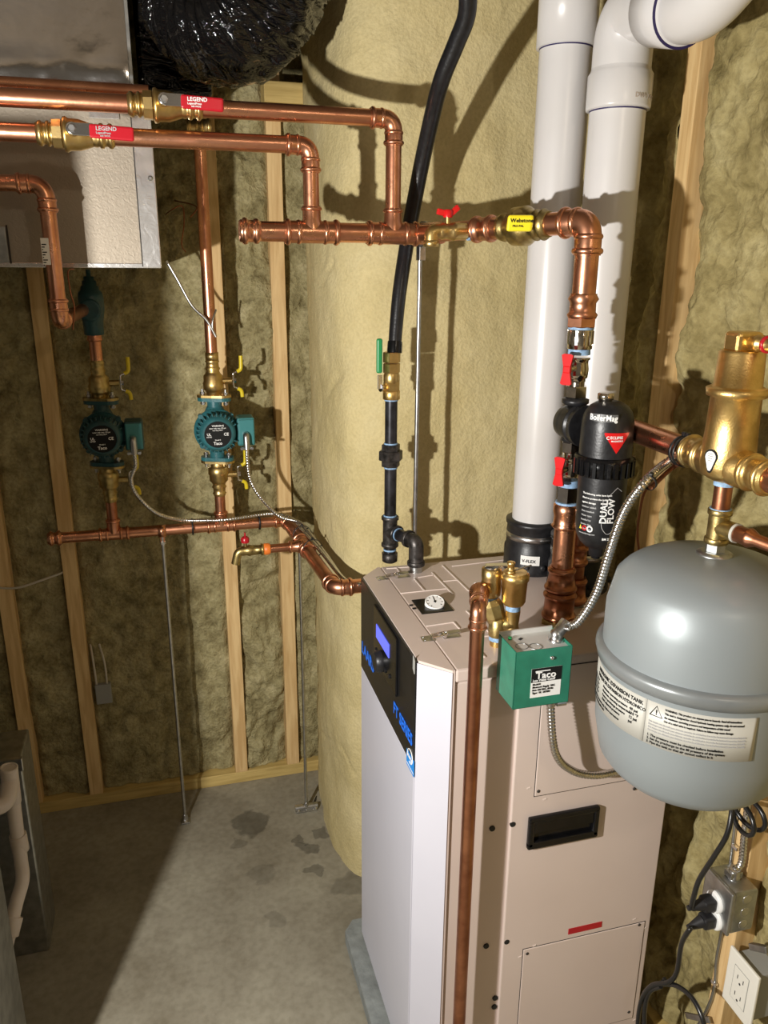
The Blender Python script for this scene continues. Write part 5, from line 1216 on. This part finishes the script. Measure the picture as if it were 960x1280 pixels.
for v in (223,): 
    q = P(188, v, Y=YP); MB().rev((q.x, YP-.002, q.z), -Y_, [(0, .0055), (.001, .0055), (.003, .003)], 6, smooth=False).build('duct_screw', 'steel', pl)
MB().box((pxr-.11, YP-.004, pzt-.055), (pxr-.055, YP-.001, pzt-.012), .001).build('foil_patch', 'foil_tape', pl)
up_ = thing('bare_duct', (-.4, YP+.01, pzt), 'bright bare metal duct above the foil duct, top left corner', 'duct')
uxr = P(165, 100, Y=YP+.01).x
bmv = MB()
nx, nz = 60, 26; z0_, z1_ = pzt+.001, 2.295; x0_ = -1.1
vs = []
for j in range(nz+1):
    for i in range(nx+1):
        x = x0_+(uxr-x0_)*i/nx; z = z0_+(z1_-z0_)*j/nz; e = min(1, (uxr-x)/.02)
        y = YP+.012+.006*noise.noise(V((x*5, z*9, 2)))*e-.008*math.exp(-((z-z0_-.03)/.02)**2)*(.5+noise.noise(V((x*40, z*30, 5))))*e
        vs.append((x, y, z))
bmv.add(vs, [(j*(nx+1)+i, j*(nx+1)+i+1, (j+1)*(nx+1)+i+1, (j+1)*(nx+1)+i) for j in range(nz) for i in range(nx)], True)
bmv.box((x0_, YP+.02, z0_), (uxr, 2.15, z1_)); bmv.build('panel', 'duct', up_)
MB().box((uxr-.004, YP+.006, z0_), (uxr+.003, YP+.030, z1_), .001).build('corner_seam', 'galv', up_)
# flexible black duct sagging
dpts = [V((.10, 2.0, 2.36)), V((.11, 1.86, 2.20)), V((.14, 1.74, 2.10)), V((.21, 1.64, 2.075)), V((.27, 1.56, 2.12)), V((.32, 1.50, 2.22)), V((.36, 1.46, 2.36))]
dpts = [P(228, -120, Y=1.84), P(236, -40, Y=1.81), P(255, 8, Y=1.77), P(288, 22, Y=1.70), P(322, -10, Y=1.66), P(348, -70, Y=1.64), P(366, -150, Y=1.62)]
sp_ = spline(dpts, 14); rr = []; 
fx = thing('flexible_duct', sp_[20], 'large flexible duct wrapped in wrinkled glossy black film at the top', 'duct')
mb = MB(); n = 72; T = []
sp2 = []
for i in range(len(sp_)-1):
    for k in range(3): sp2.append(sp_[i].lerp(sp_[i+1], k/3))
mb.sweep(sp2, .118, n)
vs = mb.v; 
for i in range(len(sp2)):
    for k in range(n):
        a = mb.v[i*n+k]; c = sp2[i]; d = (a-c).normalized()
        cc_, ss_ = math.cos(2*PI*k/n), math.sin(2*PI*k/n); h = noise.noise(V((cc_*2.4, ss_*2.4, i*.10)))*.012-abs(noise.noise(V((cc_*1.5+i*.05, ss_*1.5, i*.22))))*.016
        mb.v[i*n+k] = a+d*h
mb.build('film', 'film', fx)
mb = MB().box((P(170, 60, Y=1.98).x, 1.95, P(200, 118, Y=1.95).z), (P(262, 60, Y=1.98).x, 2.16, 2.296), .01)  # plain black box filling the black area next to the bare duct
tag(mb.build('black_box', 'film'), 'black box beside the bright duct, left of the flexible duct', 'duct')
wbk = P(345, 115, Y=2.12)
tag(MB().box((P(330, 115, Y=2.12).x, 2.12, P(345, 128, Y=2.12).z), (P(390, 115, Y=2.12).x, 2.185, P(345, 101, Y=2.12).z), .002).build('wood_block', 'wood_x'), 'small wood block at the head of the back wall, right of the black duct', 'block')

# ================================================================= ELECTRICAL ON THE RIGHT WALL
XB = XR-.062
qa = P(896, 1096, X=XB); qb = P(913, 1120, X=XB); qc = P(909, 1172, X=XB); qd = P(895, 1150, X=XB)
by0, by1 = (qb.y+qc.y)/2, (qa.y+qd.y)/2
by1 = by0+.068
bz1, bz0 = (qb.z)-.0, qc.z
bz0 -= 0
box_ = thing('outlet_box', (XB+.03, (by0+by1)/2, bz0), 'square grey steel outlet box with two black plugs, right of the boiler', 'outlet box')
MB().box((XB+.006, by0, bz0), (XR-.008, by1, bz1+.004), .004).build('box', 'galv', box_)
MB().box((XB, by0-.002, bz0-.002), (XB+.0065, by1+.002, bz1+.006), .003).build('cover', 'galv', box_)
for k in range(3): MB().rev((XB+.032, by0+.0004, bz0+.016+k*(bz1-bz0)*.33), -Y_, [(0, .009), (.0008, .009), (.0010, .0075)], 20).build('knockout', 'steel', box_)
pg = []
for i, (u, v) in enumerate(((893, 1127), (893, 1149))):
    q = P(u, v, X=XB-.002); q.y = min(max(q.y, by0+.03), by1-.02)
    MB().rev((XB, q.y, q.z), -X_, [(0, .0195), (.004, .0190), (.005, .017)], 28).build('receptacle', 'white', box_)
    e = V((XB-.044, q.y, q.z-.006*i))
    pgx = thing('power_plug', (XB-.02, q.y, q.z-.01), ('upper black cord plugged in the steel outlet box, rising behind the tank', 'lower black cord plugged in the steel outlet box, looping down by the boiler')[i], 'cord', 'black cords at the steel outlet box')
    MB().obox((XB-.016, q.y, q.z), (.012, 0, 0), (0, .0125, 0), (0, 0, .0115), .005).build('plug', 'rubber', pgx)
    MB().rev((XB-.026, q.y, q.z), V((-1, .05, -.1-.2*i)), [(0, .011), (.010, .0085), (.022, .0052), (.028, .0045)], 20).build('strain_relief', 'rubber', pgx)
    st_ = V((XB-.046, q.y, q.z-.003-.006*i))
    if i == 0: pts = [st_+X_*.02, st_, P(868, 1118, X=XB-.052), P(875, 1098, X=XB-.048), P(893, 1070, X=XB-.04), P(908, 1045, X=XB-.03), P(914, 1020, X=XB-.02), P(915, 1000, X=XB-.01)]
    else: pts = [st_+X_*.02, st_, P(862, 1162, X=XB-.06), P(852, 1180, X=XB-.06), P(846, 1215, X=XB-.055), P(835, 1228, X=XB-.06), P(815, 1232, X=XB-.065), P(802, 1250, X=XB-.065), P(797, 1285, X=XB-.06), P(800, 1330, X=XB-.05)]
    MB().sweep(spline(pts, 10), .0043, 12).build('cord', 'cable', pgx)
    if i == 1:
        for off, us in ((0, ((828, 1230), (845, 1232), (864, 1246), (877, 1270), (884, 1300))), (.006, ((826, 1233), (812, 1240), (806, 1262), (806, 1300)))):
            MB().sweep(spline([P(u, v, X=XB-.055-off) for u, v in us], 10), .0043, 12).build('cord_loop', 'cable', pgx)
        ziptie(pgx, P(829, 1229, X=XB-.055), V((0, -1, -.2)), .008)
c5 = MB(); corrugated(c5, spline([V((XB+.03, by0+.035, bz1+.02)), P(927, 1078, X=XR-.02), P(931, 1040, X=XR-.02), P(935, 1005, X=XR-.02), P(938, 960, X=XR-.02)], 10), .0060, .0065)
bcab = thing('box_cable', V((XB+.03, by0+.035, bz1+.02)), 'silver armoured cable rising from the steel outlet box along the stud', 'cable')
c5.build('sheath', 'flex', bcab)
MB().rev((XB+.03, by0+.035, bz1+.003), Z_, [(0, .0105), (.006, .0105), (.007, .009), (.020, .009)], 18).box((XB+.018, by0+.028, bz1+.006), (XB+.042, by0+.046, bz1+.018), .001).build('connector', 'steel', bcab)
# coiled black cord under the tank
cc = P(934, 1016, X=XR-.05); mb = MB()
lp = [cc+V((-.0, math.cos(a)*.030, math.sin(a)*.022))+V((.010*math.sin(a*.5), 0, -a*.001)) for a in [k*.35 for k in range(38)]]
mb.sweep(lp, .0040, 10); tag(mb.build('coiled_cord', 'cable'), 'small coil of black cord hanging just below the grey tank', 'cord')
# thin flat bar / conduit behind the box
cdu = thing('stud_conduit', P(905, 1100, X=XR), 'thin grey cable stapled beside the lower right stud', 'cable')
MB().sweep(spline([P(921, 1010, X=XR-.012), P(917, 1050, X=XR-.012), P(911, 1095, X=XR-.012), P(903, 1160, X=XR-.012), P(896, 1200, X=XR-.012), P(893, 1235, X=XR-.012), P(884, 1262, X=XR-.012), P(868, 1290, X=XR-.014)], 8), .0032, 8).build('sheath', 'galv', cdu)
for (u, v) in ((919, 1059), (893, 1229)):
    q = P(u, v, X=XR-.014); MB().obox(q, (.003, 0, 0), (0, .007, 0), (0, 0, .0035), .001).build('staple', 'chrome', cdu)
q = P(875, 1270, X=XR-.02)
tag(MB().obox(P(872, 1272, X=XR-.02), (.002, 0, 0), (0, -.030, .028), (0, .004, .004), .001).build('nail_plate', 'steel'), 'small bright steel strap low on the right wall behind the cord loop', 'strap')
# white duplex outlet on the stud
oA, oB, oC, oD = P(915, 1186, X=XR-.026), P(949, 1222, X=XR-.026), P(944, 1300, X=XR-.026), P(905, 1247, X=XR-.026)
oy1 = (oA.y+oD.y)/2; oy0 = oB.y; oz1 = (oA.z+oB.z)/2; oz0 = oz1-.116
oy1 = oy0+.072
dx_ = thing('wall_outlet', (XR-.02, (oy0+oy1)/2, oz0), 'white duplex outlet with square plate at the bottom right corner', 'outlet')
ob = MB().box((XR-.026, oy0, oz0), (XR-.020, oy1, oz1), .002).build('face_plate', 'ivory', dx_)
MB().box((XR-.020, oy0+.010, oz0+.008), (XR+.03, oy1-.008, oz1-.008), .002).build('back_box', 'cork', dx_)
ins = MB().box((XR-.0272, oy0+.019, oz0+.024), (XR-.0258, oy1-.019, oz1-.024), .0006).build('insert', 'ivory', dx_)
MB().box((XR-.0264, oy0+.0178, oz0+.0228), (XR-.0259, oy1-.0178, oz1-.0228)).build('insert_gap', 'cork', dx_)
for zz in (oz0+.040, oz0+.076):
    ym = (oy0+oy1)/2
    for dy in (-.007, .007): MB().box((XR-.0275, ym+dy-.0008, zz-.004), (XR-.0270, ym+dy+.0008, zz+.004)).build('slot', 'slot', ins)
    MB().rev((XR-.0272, ym, zz-.010), -X_, [(0, .0022), (.0003, .0022)], 10).build('ground_slot', 'slot', ins)
# second box behind, in shade, and dark cable
tag(MB().obox(P(950, 1185, X=XR-.02), (.006, 0, 0), (0, .018, -.014), (0, .003, .005), .002).build('metal_bracket', 'galv'), 'dull metal bracket on the right wall beyond the white outlet', 'bracket')

# ================================================================= LEFT SIDE
# condensate pipe in old pvc with tee, standing before a metal cabinet
cp_ = thing('condensate_pipe', P(20, 1100, Y=1.55), 'white plastic condensate pipe with tee and bend at the lower left edge', 'pipe')
Yc = 1.50
w = [P(12, 962, Y=Yc), P(20, 1030, Y=Yc), P(26, 1075, Y=Yc-.01), P(28, 1100, Y=Yc-.03), P(20, 1130, Y=Yc-.06), P(12, 1165, Y=Yc-.09), P(-2, 1225, Y=Yc-.11), P(-12, 1280, Y=Yc-.12)]
rP = .0135
MB().sweep(spline(w, 10), rP, 24).build('pipe', 'pvc_old', cp_)
def slv(a, b, k=1.22): MB().cyl(a, b, rP*k, 24, .001).build('coupling', 'pvc_old', cp_)
slv(P(11, 960, Y=Yc), P(16, 1003, Y=Yc)); slv(P(22, 1043, Y=Yc), P(26, 1063, Y=Yc), 1.25); slv(P(18, 1146, Y=Yc-.075), P(12, 1170, Y=Yc-.095), 1.25)
MB().sweep(fillet([P(13, 975, Y=Yc), P(8, 1005, Y=Yc-.04), P(-14, 1012, Y=Yc-.06)], .03, 8), rP*1.22, 24).build('branch', 'pvc_old', cp_)
MB().rev(P(11, 962, Y=Yc), (P(11, 955, Y=Yc)-P(11, 962, Y=Yc)), [(0, rP*1.25), (.006, rP*1.25), (.0065, rP*1.0), (.003, rP*.95)], 24).build('open_rim', 'pvc_old', cp_)
for v in (1052, 1140): 
    q = P(27 if v == 1052 else 19, v, Y=Yc-.02-(.06 if v > 1100 else 0))
cab = thing('metal_cabinet', P(0, 1000, Y=1.62), 'dull galvanized sheet metal cabinet cut by the lower left edge', 'cabinet')
cxr = P(24, 935, Y=1.66).x; czt = P(20, 948, Y=1.66).z
MB().box((-1.1, 1.66, 0.0), (cxr, 1.78, czt), .004).build('box', 'galv', cab)
MB().box((-1.1, 1.652, czt-.03), (cxr+.004, 1.664, czt+.002), .002).build('top_flange', 'steel', cab)
# tall furnace cabinet standing further left (outside the picture, it shades the left of the room)
fur = thing('furnace', (-.9, 1.2, 0), 'grey furnace casing cut off by the bottom left corner, beside the condensate pipe', 'furnace')
FX, FY = -.585+.325*.70, .42+.70*1.0
FX = -.254-.325*(1.43-1.10); FY = 1.10
FX += .006
MB().box((-1.15, FY, .02), (FX, FY+.24, 1.60), .006).build('casing', 'galv', fur)
MB().box((-1.12, FY-.004, .10), (FX-.03, FY, .78), .002).build('lower_door', 'cabinet', fur); MB().box((-1.12, FY-.004, .82), (FX-.03, FY, 1.54), .002).build('upper_door', 'cabinet', fur)
MB().box((-.98, FY-.016, 1.46), (-.86, FY-.004, 1.48), .003).build('door_handle', 'plastic', fur)
# details on the back wall
q = P(130, 868, Y=YS+.02)
jb = thing('junction_box', q, 'small grey junction box sunk in the wool beside the second stud, with two cables', 'box')
MB().box((P(120, 868, Y=YS+.01).x, YS+.0, P(130, 880, Y=YS).z), (P(140, 868, Y=YS+.01).x, YS+.05, P(130, 856, Y=YS).z), .002).build('box', 'cork', jb)
for (u0, u1, u2) in ((113, 117, 121), (124, 131, 134)):
    MB().sweep(spline([P(u0, 805, Y=YS+.03), P(u1, 830, Y=YS), P(u2, 857, Y=YS+.008)], 8), .0030, 8).build('cable', 'whitecable', jb)
q = MB().sweep(spline([P(-10, 734, Y=YS), P(20, 735, Y=YS-.006), P(50, 726, Y=YS-.006), P(82, 714, Y=YS+.01), P(92, 706, Y=YS+.03)], 8), .0032, 8).build('pale_cable', 'whitecable'); tag(q, 'pale cable crossing the wool between the two left studs', 'cable')
q = MB().sweep(spline([P(208, 326, Y=2.02), P(222, 350, Y=2.02), P(240, 382, Y=2.02), P(258, 400, Y=2.02), P(270, 421, Y=2.02)], 8), .0034, 8).sweep(spline([P(270, 387, Y=2.03), P(266, 400, Y=2.02), P(266, 412, Y=2.02), P(270, 421, Y=2.02)], 8), .0026, 8).build('grey_wire', 'steel'); tag(q, 'grey wire hanging from the foil duct corner to the copper riser', 'wire')
q = MB().sweep(spline([P(92, 336, Y=1.72), P(85, 340, Y=1.70), P(88, 365, Y=1.69), P(93, 385, Y=1.69), P(91, 412, Y=1.70)], 8), .0016, 8).build('thin_wire', 'wire'); tag(q, 'thin copper wire dangling beside the dropped copper pipe', 'wire')
q = MB().sweep(spline([P(205, 270, Y=2.235), P(215, 262, Y=2.14), P(228, 258, Y=2.14), P(230, 280, Y=2.13), P(227, 305, Y=2.13), P(232, 315, Y=2.14)], 8), .0016, 8).build('thin_wire', 'wire'); tag(q, 'thin looped copper wire on the dark wall right of the foil duct', 'wire')
q = MB().sweep(spline([P(214, 250, Y=2.23), P(245, 258, Y=2.14), P(238, 272, Y=2.14)], 8), .0016, 8).build('thin_wire', 'wire'); tag(q, 'short stray copper wire by the riser, above the looped one', 'wire')
q = MB().sweep(spline([P(392, 1004, Z=.006)-X_*.0, P(400, 985, Z=.006), P(408, 955, Y=2.0), P(406, 900, Y=2.05)], 8), .0030, 8).build('black_cord', 'cable'); tag(q, 'thin black cord along the foot of the foam wall by the wide rod foot', 'cord')
